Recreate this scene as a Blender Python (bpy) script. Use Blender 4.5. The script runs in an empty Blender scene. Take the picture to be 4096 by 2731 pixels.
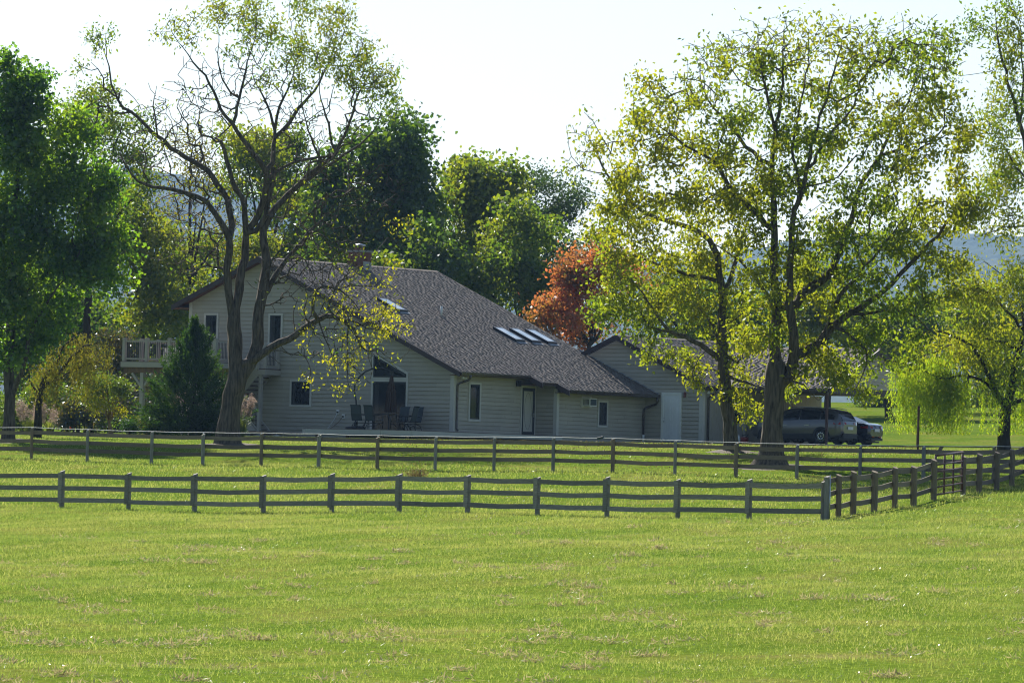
import bpy, math, random
import numpy as np
from mathutils import Matrix, Vector

# ---------------------------------------------------------------- camera, sky, sun, exposure
F = 22756.0; CX, CY = 2048.0, 1365.5; ROLL = 0.0255; YH = 1996.0
PITCH = math.atan((YH - CY) * math.cos(ROLL) / F)
cr, sr, cp, sp = math.cos(ROLL), math.sin(ROLL), math.cos(PITCH), math.sin(PITCH)
scene = bpy.context.scene
cam_d = bpy.data.cameras.new('camera'); cam = bpy.data.objects.new('camera', cam_d)
scene.collection.objects.link(cam); scene.camera = cam
cam_d.sensor_width = 36.0; cam_d.lens = F / 4096 * 36.0; cam_d.clip_start = 1.0; cam_d.clip_end = 20000
_fw = Vector((0, cp, sp)); _r0 = Vector((1, 0, 0)); _u0 = Vector((0, -sp, cp))
_r = _r0 * cr + _u0 * sr; _u = _u0 * cr - _r0 * sr
cam.matrix_world = Matrix(((_r.x, _u.x, -_fw.x, 0), (_r.y, _u.y, -_fw.y, 0), (_r.z, _u.z, -_fw.z, 0), (0, 0, 0, 1)))

SUN_EL = math.radians(37.0); SUN_AZ = math.radians(-19.0)          # azimuth clockwise from +Y
SUN = Vector((math.sin(SUN_AZ) * math.cos(SUN_EL), math.cos(SUN_AZ) * math.cos(SUN_EL), math.sin(SUN_EL)))
world = bpy.data.worlds.new('World'); scene.world = world; world.use_nodes = True
_n = world.node_tree.nodes; _l = world.node_tree.links
_sky = _n.new('ShaderNodeTexSky'); _sky.sky_type = 'NISHITA'; _sky.sun_disc = False
_sky.sun_elevation = SUN_EL; _sky.sun_rotation = SUN_AZ; _sky.altitude = 150
_sky.air_density = 1.0; _sky.dust_density = 0.7; _sky.ozone_density = 2.0
_n['Background'].inputs['Strength'].default_value = 0.06
_l.new(_sky.outputs[0], _n['Background'].inputs['Color'])
sun_d = bpy.data.lights.new('sun', 'SUN'); sun_d.energy = 5.0; sun_d.angle = math.radians(0.5); sun_d.color = (1.0, 0.94, 0.84)
sun = bpy.data.objects.new('sun', sun_d); scene.collection.objects.link(sun)
sun.rotation_euler = SUN.to_track_quat('Z', 'Y').to_euler(); sun.location = (0, 0, 60)
vs = scene.view_settings; vs.view_transform = 'Standard'; vs.look = 'None'; vs.gamma = 1.0; vs.exposure = 1.08
vs.use_curve_mapping = False
scene.cycles.use_denoising = True; scene.cycles.filter_width = 1.15
scene.cycles.sample_clamp_direct = 6.0; scene.cycles.sample_clamp_indirect = 3.0
scene.cycles.max_bounces = 8; scene.cycles.transparent_max_bounces = 8; scene.cycles.volume_bounces = 0
scene.cycles.diffuse_bounces = 4; scene.cycles.transmission_bounces = 6; scene.cycles.glossy_bounces = 3

rng = np.random.default_rng(7); random.seed(7)
COL = scene.collection

# ---------------------------------------------------------------- pixel -> world helpers (photo pixels; V = 2352-wide view)
K = 4096 / 2352.0
def ray(x, y):
    a = (x - CX) / F; b = (CY - y) / F
    X = a * cr - b * sr; Z = a * sr + b * cr
    return np.array([X, cp - Z * sp, sp + Z * cp])
def at(x, y, D):
    r = ray(x, y); return r * (D / r[1])
def vat(xv, yv, D): return at(xv * K, yv * K, D)
PHI = math.radians(35.5)
UU = np.array([math.cos(PHI), -math.sin(PHI), 0]); VV = np.array([math.sin(PHI), math.cos(PHI), 0])
HO = at(1811, 1740, 257.0)
def h2w(x, y, z=0.0): return HO + UU * x + VV * y + np.array([0, 0, z])
def w2h(p): d = np.asarray(p) - HO; return np.array([d @ UU, d @ VV, d[2]])
HM = Matrix(((UU[0], VV[0], 0, HO[0]), (UU[1], VV[1], 0, HO[1]), (0, 0, 1, HO[2]), (0, 0, 0, 1)))

_ps = [-200, -20, 0, 30, 55, 72, 85, 100, 115, 129, 142, 154.2, 165, 175, 186, 198, 204, 210, 218, 225, 242, 256, 272, 292, 330, 420, 600, 1200, 4000]
_pz = [-1.4, -1.6, -1.75, -2.5, -3.15, -3.08, -2.62, -1.92, -1.15, -.47, .22, .93, 1.55, 1.95, 2.24, 2.45, 2.53, 2.64, 2.78, 2.88, 2.95, 3.3, 4.3, 5.6, 7.2, 8.5, 9, 10, 12]
_fs = np.arange(-200, 4000, 1.0); _fz = np.interp(_fs, _ps, _pz)
_kk = np.hanning(13); _kk /= _kk.sum(); _fz = np.convolve(np.pad(_fz, 6, mode='edge'), _kk, mode='valid')
def ground(X, Y):
    X = np.asarray(X, float); Y = np.asarray(Y, float)
    s = X * VV[0] + Y * VV[1]
    z = np.interp(s, _fs, _fz)
    u = X * UU[0] + Y * UU[1]; z = z + .0106 * np.clip((154 - s) / 25, 0, 1) * np.clip((s - 20) / 40, 0, 1) * np.clip(u + 94.7, -40, 40)
    amp = np.clip((195 - s) / 40, 0.12, 1)
    z = z + amp * (0.03 * np.sin(X * .61 + Y * .37) + .025 * np.sin(X * .23 - Y * .51 + 1.3) + .018 * np.sin(X * 1.3 + Y * .9 + .4) + .012 * np.sin(X * 2.1 - Y * 1.7))
    return z
def gp(xv, D, dx=0.0, yv=1000):
    p = vat(xv, yv, D); X, Y = p[0] + dx, p[1]
    return np.array([X, Y, float(ground(X, Y))])

# ---------------------------------------------------------------- scene bookkeeping
def tag(o, label=None, cat=None, group=None, kind=None):
    if label: o['label'] = label
    if cat: o['category'] = cat
    if group: o['group'] = group
    if kind: o['kind'] = kind
    return o
def empty(name, label=None, cat=None, group=None, loc=(0, 0, 0), rz=0.0, mat=None):
    o = bpy.data.objects.new(name, None); COL.objects.link(o); o.empty_display_size = .3
    if mat is not None: o.matrix_world = mat
    else: o.location = loc; o.rotation_euler = (0, 0, rz)
    return tag(o, label, cat, group)
def copy_tree(o, parent=None):
    c = o.copy(); COL.objects.link(c)
    if parent is not None: c.parent = parent
    for ch in list(o.children): copy_tree(ch, c)
    return c
def link(name, me, mat, parent=None, smooth=False):
    o = bpy.data.objects.new(name, me); COL.objects.link(o)
    if mat is not None: me.materials.append(mat)
    if parent is not None: o.parent = parent
    if smooth: me.polygons.foreach_set('use_smooth', np.ones(len(me.polygons), bool))
    return o
def np_mesh(name, verts, faces):
    """verts (n,3), faces (m,k) all the same k"""
    verts = np.ascontiguousarray(verts, np.float32); faces = np.ascontiguousarray(faces, np.int32)
    me = bpy.data.meshes.new(name); m, k = faces.shape
    me.vertices.add(len(verts)); me.vertices.foreach_set('co', verts.ravel())
    me.loops.add(m * k); me.loops.foreach_set('vertex_index', faces.ravel())
    me.polygons.add(m); me.polygons.foreach_set('loop_start', np.arange(0, m * k, k, dtype=np.int32))
    me.update(calc_edges=True)
    return me

class MB:
    def __init__(s): s.v = []; s.f = []
    def add(s, vs, fs):
        n = len(s.v); s.v += [tuple(map(float, p)) for p in vs]; s.f += [tuple(i + n for i in f) for f in fs]; return s
    def hexa(s, p):   # 8 points: bottom loop 0-3, top loop 4-7
        return s.add(p, [(3, 2, 1, 0), (4, 5, 6, 7), (0, 1, 5, 4), (1, 2, 6, 5), (2, 3, 7, 6), (3, 0, 4, 7)])
    def box(s, x0, x1, y0, y1, z0, z1):
        return s.hexa([(x0, y0, z0), (x1, y0, z0), (x1, y1, z0), (x0, y1, z0), (x0, y0, z1), (x1, y0, z1), (x1, y1, z1), (x0, y1, z1)])
    def bar(s, a, b, w, h=None, up=(0, 0, 1)):
        h = h or w; a = Vector(a); b = Vector(b); d = (b - a).normalized(); u = Vector(up)
        if abs(d.dot(u)) > .98: u = Vector((0, 1, 0))
        r = d.cross(u).normalized(); t = r.cross(d).normalized(); P = []
        for q in (a, b):
            for i, j in ((-1, -1), (1, -1), (1, 1), (-1, 1)): P.append(q + r * (i * w / 2) + t * (j * h / 2))
        return s.hexa(P)
    def tube(s, pts, rad, k=8, cap=True):
        pts = [Vector(p) for p in pts]; n = len(pts)
        if not hasattr(rad, '__len__'): rad = [rad] * n
        vs = []; ref = None
        for i, p in enumerate(pts):
            d = (pts[min(i + 1, n - 1)] - pts[max(i - 1, 0)]).normalized()
            if ref is None: ref = d.orthogonal().normalized()
            ref = (ref - d * ref.dot(d)).normalized(); b = d.cross(ref)
            for j in range(k):
                a = 2 * math.pi * j / k; vs.append(p + (ref * math.cos(a) + b * math.sin(a)) * rad[i])
        fs = [(i * k + j, i * k + (j + 1) % k, (i + 1) * k + (j + 1) % k, (i + 1) * k + j) for i in range(n - 1) for j in range(k)]
        if cap: fs += [tuple(range(k - 1, -1, -1)), tuple((n - 1) * k + j for j in range(k))]
        return s.add(vs, fs)
    def extrude(s, poly, n):   # polygon (list of 3d), thickness vector n
        m = len(poly); a = [Vector(p) for p in poly]; b = [p + Vector(n) for p in a]
        return s.add(a + b, [tuple(range(m - 1, -1, -1)), tuple(range(m, 2 * m))] + [(i, (i + 1) % m, m + (i + 1) % m, m + i) for i in range(m)])
    def lathe(s, prof, c=(0, 0, 0), k=16):
        vs = [(c[0] + r * math.cos(2 * math.pi * j / k), c[1] + r * math.sin(2 * math.pi * j / k), c[2] + z) for r, z in prof for j in range(k)]
        n = len(prof)
        fs = [(i * k + j, i * k + (j + 1) % k, (i + 1) * k + (j + 1) % k, (i + 1) * k + j) for i in range(n - 1) for j in range(k)]
        fs += [tuple(range(k - 1, -1, -1)), tuple((n - 1) * k + j for j in range(k))]
        return s.add(vs, fs)
    def build(s, name, mat, parent=None, smooth=False):
        me = bpy.data.meshes.new(name); me.from_pydata(s.v, [], s.f); me.update()
        return link(name, me, mat, parent, smooth)

# ---------------------------------------------------------------- materials
def nodes(m): return m.node_tree.nodes, m.node_tree.links
def mat_new(name):
    m = bpy.data.materials.new(name); m.use_nodes = True
    return m
def ramp(n, stops, interp='LINEAR'):
    r = n.new('ShaderNodeValToRGB'); e = r.color_ramp.elements; r.color_ramp.interpolation = interp
    while len(e) > 1: e.remove(e[-1])
    e[0].position = stops[0][0]; e[0].color = (*stops[0][1], 1)
    for p, c in stops[1:]: x = e.new(p); x.color = (*c, 1)
    return r
def surf(name, col, rough=.6, col2=None, scale=6.0, bump=0.0, stretch=None, metal=0.0, spec=.4, detail=5.0, island=0.0, coord='Object'):
    """principled with noise mottling, optional bump and per-piece tint"""
    m = mat_new(name); n, l = nodes(m); b = n['Principled BSDF']
    b.inputs['Roughness'].default_value = rough; b.inputs['Metallic'].default_value = metal; b.inputs['Specular IOR Level'].default_value = spec
    tc = n.new('ShaderNodeTexCoord'); mp = n.new('ShaderNodeMapping'); l.new(tc.outputs[coord], mp.inputs[0])
    if stretch: mp.inputs['Scale'].default_value = stretch
    nz = n.new('ShaderNodeTexNoise'); nz.inputs['Scale'].default_value = scale; nz.inputs['Detail'].default_value = detail; l.new(mp.outputs[0], nz.inputs['Vector'])
    c2 = col2 or tuple(c * .8 for c in col)
    r = ramp(n, [(.3, col), (.72, c2)]); l.new(nz.outputs['Fac'], r.inputs[0]); out = r.outputs[0]
    if island:
        g = n.new('ShaderNodeNewGeometry'); oi = n.new('ShaderNodeObjectInfo'); ad = n.new('ShaderNodeMath'); ad.operation = 'ADD'
        l.new(g.outputs['Random Per Island'], ad.inputs[0]); l.new(oi.outputs['Random'], ad.inputs[1])
        fr = n.new('ShaderNodeMath'); fr.operation = 'FRACT'; l.new(ad.outputs[0], fr.inputs[0])
        mr = n.new('ShaderNodeMapRange'); mr.inputs[3].default_value = 1 - island; mr.inputs[4].default_value = 1 + island; l.new(fr.outputs[0], mr.inputs[0])
        mx = n.new('ShaderNodeMix'); mx.data_type = 'RGBA'; mx.blend_type = 'MULTIPLY'; mx.inputs[0].default_value = 1
        l.new(out, mx.inputs[6]); l.new(mr.outputs[0], mx.inputs[7]); out = mx.outputs[2]
    l.new(out, b.inputs['Base Color'])
    if bump:
        bp = n.new('ShaderNodeBump'); bp.inputs['Strength'].default_value = bump; bp.inputs['Distance'].default_value = .02
        l.new(nz.outputs['Fac'], bp.inputs['Height']); l.new(bp.outputs[0], b.inputs['Normal'])
    return m
def leaf_mat(name, cols, cols2=None, trans=.5, gloss=.07, patch=.35, boost=1.0, rough=.38, tint=(2.25, 2.4, .7)):
    """thin leaf: diffuse + translucent + a little gloss; colour per leaf and per patch of the crown"""
    m = mat_new(name); n, l = nodes(m); n.remove(n['Principled BSDF']); out = n['Material Output']
    g = n.new('ShaderNodeNewGeometry'); k = len(cols)
    r1 = ramp(n, [(i / max(1, k - 1), c) for i, c in enumerate(cols)]); l.new(g.outputs['Random Per Island'], r1.inputs[0]); c = r1.outputs[0]
    if cols2:
        k2 = len(cols2); r2 = ramp(n, [(i / max(1, k2 - 1), q) for i, q in enumerate(cols2)]); l.new(g.outputs['Random Per Island'], r2.inputs[0])
        nz = n.new('ShaderNodeTexNoise'); nz.inputs['Scale'].default_value = patch; nz.inputs['Detail'].default_value = 3; l.new(g.outputs['Position'], nz.inputs['Vector'])
        mr = n.new('ShaderNodeMapRange'); mr.inputs[1].default_value = .42; mr.inputs[2].default_value = .6; l.new(nz.outputs['Fac'], mr.inputs[0])
        mx = n.new('ShaderNodeMix'); mx.data_type = 'RGBA'; l.new(mr.outputs[0], mx.inputs[0]); l.new(c, mx.inputs[6]); l.new(r2.outputs[0], mx.inputs[7]); c = mx.outputs[2]
    d = n.new('ShaderNodeBsdfDiffuse'); t = n.new('ShaderNodeBsdfTranslucent'); gl = n.new('ShaderNodeBsdfGlossy'); gl.inputs['Roughness'].default_value = rough
    gl.inputs['Color'].default_value = (.9, .95, 1, 1)
    l.new(c, d.inputs[0])
    ml = n.new('ShaderNodeMix'); ml.data_type = 'RGBA'; ml.blend_type = 'MULTIPLY'; ml.inputs[0].default_value = 1; ml.inputs[7].default_value = (tint[0] * boost, tint[1] * boost, tint[2] * boost, 1)
    l.new(c, ml.inputs[6]); l.new(ml.outputs[2], t.inputs[0])
    a = n.new('ShaderNodeMixShader'); a.inputs[0].default_value = trans; l.new(d.outputs[0], a.inputs[1]); l.new(t.outputs[0], a.inputs[2])
    b = n.new('ShaderNodeMixShader'); b.inputs[0].default_value = gloss * .35; l.new(a.outputs[0], b.inputs[1]); l.new(gl.outputs[0], b.inputs[2])
    l.new(b.outputs[0], out.inputs[0])
    return m
def glass_mat(name, tint=(.02, .025, .03), rough=.03, alpha=.5):
    m = mat_new(name); n, l = nodes(m); b = n['Principled BSDF']
    b.inputs['Base Color'].default_value = (*tint, 1); b.inputs['Roughness'].default_value = rough; b.inputs['IOR'].default_value = 1.55
    tr = n.new('ShaderNodeBsdfTransparent'); mx = n.new('ShaderNodeMixShader'); mx.inputs[0].default_value = 1 - alpha
    l.new(tr.outputs[0], mx.inputs[1]); l.new(b.outputs[0], mx.inputs[2]); l.new(mx.outputs[0], n['Material Output'].inputs[0])
    nz = n.new('ShaderNodeTexNoise'); nz.inputs['Scale'].default_value = 2.5; bp = n.new('ShaderNodeBump'); bp.inputs['Strength'].default_value = .1; bp.inputs['Distance'].default_value = .002
    l.new(nz.outputs[0], bp.inputs['Height']); l.new(bp.outputs[0], b.inputs['Normal'])
    return m

M = {}
M['siding'] = surf('siding paint', (.42, .375, .305), .65, (.375, .335, .275), 1.3, .05, (1, 1, 4), island=.06)
M['lap_shade'] = surf('dark backing painted as lap shadow', (.05, .048, .045), .9)  # near-black wall backing; its colour paints the shadow lines under the laps
M['trim'] = surf('pale trim paint', (.56, .53, .48), .55, (.5, .47, .43), 3, .03)
M['white'] = surf('white paint', (.76, .75, .72), .5, (.68, .67, .65), 4)
M['frame'] = surf('dark window frame', (.025, .028, .034), .4, (.03, .03, .035), 5)
M['fascia'] = surf('dark brown fascia', (.055, .035, .036), .5, (.045, .028, .03), 3)
M['soffit'] = surf('red brown soffit', (.13, .05, .03), .7, (.1, .04, .025), 3)
M['gutter'] = surf('dark bronze gutter metal', (.05, .032, .03), .22, (.06, .04, .035), 4, spec=.7)
M['shingle'] = surf('asphalt shingles', (.15, .128, .116), .92, (.132, .112, .102), 9, .2, island=.12, spec=.25)
M['roofdeck'] = surf('roof underlay', (.09, .078, .075), .9)
M['brick'] = surf('chimney brick', (.2, .085, .06), .85, (.14, .06, .045), 9, .3, (1, 1, 3))
M['metal'] = surf('bare metal', (.55, .56, .58), .3, (.45, .46, .48), 6, metal=.9)
M['flash'] = surf('grey flashing', (.3, .31, .33), .5, (.25, .26, .28), 5, metal=.4)
M['pane'] = glass_mat('window glass')
M['sky_pane'] = surf('skylight glass', (.17, .27, .35), .06, (.5, .55, .6), 2, spec=.9)
M['dark'] = surf('dark panel for the unlit room', (.012, .012, .014), .8)  # near-black panel; the shade of the unlit room is in its colour
M['curtain'] = surf('pale curtain', (.5, .47, .42), .9, (.4, .38, .34), 3, .2, (20, 20, .5))
M['decktrim'] = surf('taupe deck paint', (.4, .36, .315), .6, (.36, .32, .28), 2, .04)
M['deckpale'] = surf('cream deck skirt', (.58, .55, .47), .6, (.52, .49, .42), 2, .05)
M['deckboard'] = surf('red brown decking', (.12, .072, .057), .7, (.095, .058, .046), 6, .1)
M['rawwood'] = surf('weathered timber beam', (.22, .13, .07), .8, (.1, .06, .035), 3, .2, (4, 1, 1))
M['black'] = surf('black powder coat', (.018, .018, .02), .45, (.025, .025, .028), 6)
M['t111'] = surf('beige vertical boards', (.36, .32, .26), .75, (.31, .275, .225), 5, .15, (6, 6, .3))
M['doorwhite'] = surf('white steel door', (.74, .74, .75), .45, (.7, .7, .71), 2)
M['bluish'] = surf('sling fabric', (.055, .07, .075), .8, (.045, .058, .062), 30, .1)
M['canvas'] = surf('brown canvas', (.045, .024, .018), .9, (.06, .033, .024), 8, .2, (6, 6, .5))
M['plastic'] = surf('white resin', (.8, .8, .8), .4, (.74, .74, .74), 4)
M['fence_grey'] = surf('weathered grey board', (.31, .285, .24), .85, (.17, .155, .13), 5, .35, (1.2, 1.2, 14), island=.28)
M['fence_brown'] = surf('weathered brown board', (.24, .185, .135), .85, (.145, .112, .084), 5, .35, (1.2, 1.2, 14), island=.28)
M['post_grey'] = surf('weathered grey post', (.29, .275, .245), .85, (.15, .14, .125), 6, .4, (9, 9, .7), island=.15)
M['post_brown'] = surf('weathered brown post', (.23, .175, .115), .85, (.12, .092, .062), 6, .4, (9, 9, .7), island=.15)
M['gate'] = surf('dark red gate paint', (.10, .035, .03), .45, (.075, .03, .027), 5, .1)
M['rust'] = surf('brown steel post', (.09, .035, .027), .6, (.06, .025, .02), 5)
M['wire'] = surf('white fence rope', (.7, .72, .74), .5)
M['bark'] = surf('grey brown bark', (.15, .122, .095), .95, (.03, .024, .02), 6, 1.0, (2.4, 2.4, .3), spec=.15)
M['bark_pale'] = surf('pale bark', (.24, .17, .10), .9, (.13, .09, .055), 6, .6, (2, 2, .4), spec=.15)
M['bark_dark'] = surf('dark bark', (.05, .042, .035), .95, (.022, .018, .015), 7, .8, (1.6, 1.6, .4), spec=.12)
M['mulch'] = surf('wood mulch', (.05, .036, .025), .95, (.10, .075, .055), 18, .8)
M['stone'] = surf('grey stone', (.34, .33, .31), .9, (.24, .23, .22), 6, .5, island=.25)
M['nut'] = surf('walnut husk', (.10, .09, .02), .8, (.06, .05, .015), 9)
def paint(name, col, rough=.28, metal=.5, coat=.8):
    m = surf(name, col, rough, tuple(c * .93 for c in col), 1.5, metal=metal, spec=.5)
    m.node_tree.nodes['Principled BSDF'].inputs['Coat Weight'].default_value = coat
    m.node_tree.nodes['Principled BSDF'].inputs['Coat Roughness'].default_value = .05
    return m
M['suv'] = paint('warm silver car paint', (.135, .125, .12))
M['navy'] = paint('dark navy car paint', (.012, .018, .035), .25, .3)
M['tyre'] = surf('tyre rubber', (.018, .018, .018), .85)
M['rim'] = surf('alloy', (.62, .63, .65), .22, (.55, .56, .58), 5, metal=.9)
M['carglass'] = glass_mat('car glass', (.012, .015, .018), .02, .15)
M['redlamp'] = surf('red lamp lens', (.35, .02, .015), .2, (.28, .015, .012), 6)
M['amber'] = surf('amber lamp lens', (.6, .16, .03), .2)
M['plate'] = surf('licence plate', (.75, .75, .72), .4)
M['clad'] = surf('black plastic cladding', (.02, .02, .021), .6)
M['redcan'] = surf('red plastic can', (.35, .04, .03), .45)
M['flag'] = surf('orange flag', (.85, .12, .04), .6)
M['lantern'] = surf('red brown lantern', (.15, .04, .03), .4)
M['drive'] = surf('pale gravel drive', (.38, .36, .34), .95, (.3, .285, .265), 9, .3)

# ---------------------------------------------------------------- ground sheet
def build_ground():
    ys = np.unique(np.concatenate([np.arange(-470, -60, 30.), np.arange(-60, 60, 8.), np.arange(60, 300, 1.0), np.arange(300, 420, 4.), np.geomspace(420, 7500, 26)]))
    xs = np.unique(np.concatenate([-np.geomspace(44, 3500, 22), np.arange(-44, 44.1, 1.0), np.geomspace(44, 3500, 22)]))
    X, Y = np.meshgrid(xs, ys); Z = ground(X, Y)
    v = np.stack([X, Y, Z], -1).reshape(-1, 3); nx, ny = len(xs), len(ys)
    i = np.arange(nx - 1); j = np.arange(ny - 1); J, I = np.meshgrid(j, i, indexing='ij'); a = (J * nx + I).ravel()
    f = np.stack([a, a + 1, a + nx + 1, a + nx], 1)
    m = mat_new('pasture turf'); n, l = nodes(m); b = n['Principled BSDF']; b.inputs['Roughness'].default_value = 1; b.inputs['Specular IOR Level'].default_value = .0
    g = n.new('ShaderNodeNewGeometry')
    n1 = n.new('ShaderNodeTexNoise'); n1.inputs['Scale'].default_value = .35; n1.inputs['Detail'].default_value = 6
    n2 = n.new('ShaderNodeTexNoise'); n2.inputs['Scale'].default_value = 7; n2.inputs['Detail'].default_value = 4
    l.new(g.outputs['Position'], n1.inputs['Vector']); l.new(g.outputs['Position'], n2.inputs['Vector'])
    r1 = ramp(n, [(.3, (.09, .155, .018)), (.5, (.13, .185, .026)), (.66, (.18, .195, .045)), (.8, (.25, .22, .10))])
    r2 = ramp(n, [(.35, (.55, .6, .5)), (.65, (1.1, 1.08, 1.0))])
    l.new(n1.outputs[0], r1.inputs[0]); l.new(n2.outputs[0], r2.inputs[0])
    mx = n.new('ShaderNodeMix'); mx.data_type = 'RGBA'; mx.blend_type = 'MULTIPLY'; mx.inputs[0].default_value = 1
    l.new(r1.outputs[0], mx.inputs[6]); l.new(r2.outputs[0], mx.inputs[7]); l.new(mx.outputs[2], b.inputs['Base Color'])
    bp = n.new('ShaderNodeBump'); bp.inputs['Strength'].default_value = .6; bp.inputs['Distance'].default_value = .06; l.new(n2.outputs[0], bp.inputs['Height']); l.new(bp.outputs[0], b.inputs['Normal'])
    o = link('ground', np_mesh('ground', v, f), m, None, True); tag(o, kind='structure', label='mown green pasture and lawn rising to the house')
build_ground()

# gravel drive strip on the right, draped 4-6 mm above the lawn
def drape(name, poly_fn, nu, nv, mat, lift=.012):
    vs = []; 
    for i in range(nu):
        for j in range(nv):
            x, y = poly_fn(i / (nu - 1), j / (nv - 1)); vs.append((x, y, float(ground(x, y)) + lift))
    f = [(i * nv + j, i * nv + j + 1, (i + 1) * nv + j + 1, (i + 1) * nv + j) for i in range(nu - 1) for j in range(nv - 1)]
    return link(name, np_mesh(name, np.array(vs), np.array(f)), mat, None, True)
def _dr(u, v):
    p = h2w(11.5 + 34 * u + 0 * v, 16.0 + 6.5 * v - 9.0 * u - 8 * u * u); return p[0], p[1]
tag(drape('driveway', _dr, 60, 14, M['drive'], .075), kind='structure', label='pale gravel driveway beside the parked cars')
def _cf(u, v):
    p = h2w(4.6 + 7.2 * u, 15.3 + 8.6 * v); return p[0], p[1]
tag(drape('carport_floor', _cf, 16, 16, M['drive'], .06), kind='structure', label='pale gravel floor under the carport')

# ---------------------------------------------------------------- hills with wooded skyline
def build_hills():
    m = mat_new('wooded hill'); n, l = nodes(m); b = n['Principled BSDF']; b.inputs['Roughness'].default_value = 1; b.inputs['Specular IOR Level'].default_value = .05
    g = n.new('ShaderNodeNewGeometry'); nz = n.new('ShaderNodeTexNoise'); nz.inputs['Scale'].default_value = .02; nz.inputs['Detail'].default_value = 6
    l.new(g.outputs['Position'], nz.inputs['Vector']); r = ramp(n, [(.3, (.018, .035, .012)), (.5, (.04, .06, .02)), (.7, (.075, .075, .028))])
    l.new(nz.outputs[0], r.inputs[0]); l.new(r.outputs[0], b.inputs['Base Color'])
    xs = np.arange(-1100, 1100, 11.0); ys = np.arange(4000, 6400, 12.0); X, Y = np.meshgrid(xs, ys)
    t = np.clip((Y - 4000) / 2000, 0, 1); prof = t * t * (3 - 2 * t)
    ang = X / Y
    crest = np.interp(ang, [-.12, -.085, -.06, -.03, 0, .03, .06, .08, .12], [352, 331, 326, 296, 260, 252, 276, 278, 272])
    Z = 9 + prof * (crest - 24) + 14 * np.sin(X * .0065 + Y * .003) * prof
    crown = rng.random(X.shape); sm = (crown + np.roll(crown, 1, 0) + np.roll(crown, 1, 1) + np.roll(crown, (1, 1), (0, 1))) / 4
    Z = Z + sm * 14 + crown * 5
    v = np.stack([X + rng.normal(0, 1, X.shape), Y, Z], -1).reshape(-1, 3); nx = len(xs); ny = len(ys)
    J, I = np.meshgrid(np.arange(ny - 1), np.arange(nx - 1), indexing='ij'); a = (J * nx + I).ravel()
    f = np.stack([a, a + 1, a + nx + 1, a + nx], 1)
    o = link('hills', np_mesh('hills', v, f), m); tag(o, kind='structure', label='blue hazy wooded ridge behind the trees')
build_hills()
def woods_behind():
    xs = np.arange(-700, 701, 9.0); ys = np.arange(-420, -179, 8.0); X, Y = np.meshgrid(xs, ys); t = np.clip((-185 - Y) / 40, 0, 1)
    Z = ground(X, Y) - .5 + t * (15 + 7 * rng.random(X.shape) + 5 * np.sin(X * .03)) + np.clip((-220 - Y) / 200, 0, 1) * 25
    v = np.stack([X + rng.normal(0, 2, X.shape), Y, Z], -1).reshape(-1, 3); nx, ny = len(xs), len(ys); J, I = np.meshgrid(np.arange(ny - 1), np.arange(nx - 1), indexing='ij'); a = (J * nx + I).ravel()
    o = link('hills', np_mesh('woods', v, np.stack([a, a + 1, a + nx + 1, a + nx], 1)), bpy.data.materials['wooded hill']); tag(o, kind='structure', label='wooded rise behind the viewpoint, seen in the windows')
woods_behind()
def woods_left():
    ys = np.arange(60, 430, 8.0); xs = np.arange(-170, -74, 8.0); X, Y = np.meshgrid(xs, ys); t = np.clip((-76 - X) / 16, 0, 1); sh = 18 * np.sin(Y * .05)
    Z = ground(X, Y) - .5 + t * (11 + 7 * rng.random(X.shape) + 3 * np.sin(Y * .11)); v = np.stack([X + sh * .3 + rng.normal(0, 1.5, X.shape), Y, Z], -1).reshape(-1, 3); nx, ny = len(xs), len(ys)
    J, I = np.meshgrid(np.arange(ny - 1), np.arange(nx - 1), indexing='ij'); a = (J * nx + I).ravel(); o = link('hills', np_mesh('woods', v, np.stack([a, a + 1, a + nx + 1, a + nx], 1)), bpy.data.materials['wooded hill']); tag(o, kind='structure', label='wooded edge left of the lawn, seen in the gable windows')
woods_left()

# ================================================================ HOUSE
house = empty('house', 'grey beige lap sided house with dark shingled roof, attached garage and carport', 'house', mat=HM)
TP = .4448; PKX, PKZ = -11.07, 8.07
def zr(x): return PKZ - TP * (x - PKX) if x >= PKX else PKZ - TP * (PKX - x)
GPX, GPZ = -.3, 5.03                         # garage ridge
def zg(x): return GPZ - .445 * abs(x - GPX)
EX = .178 * 1.045                            # siding exposure

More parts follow.
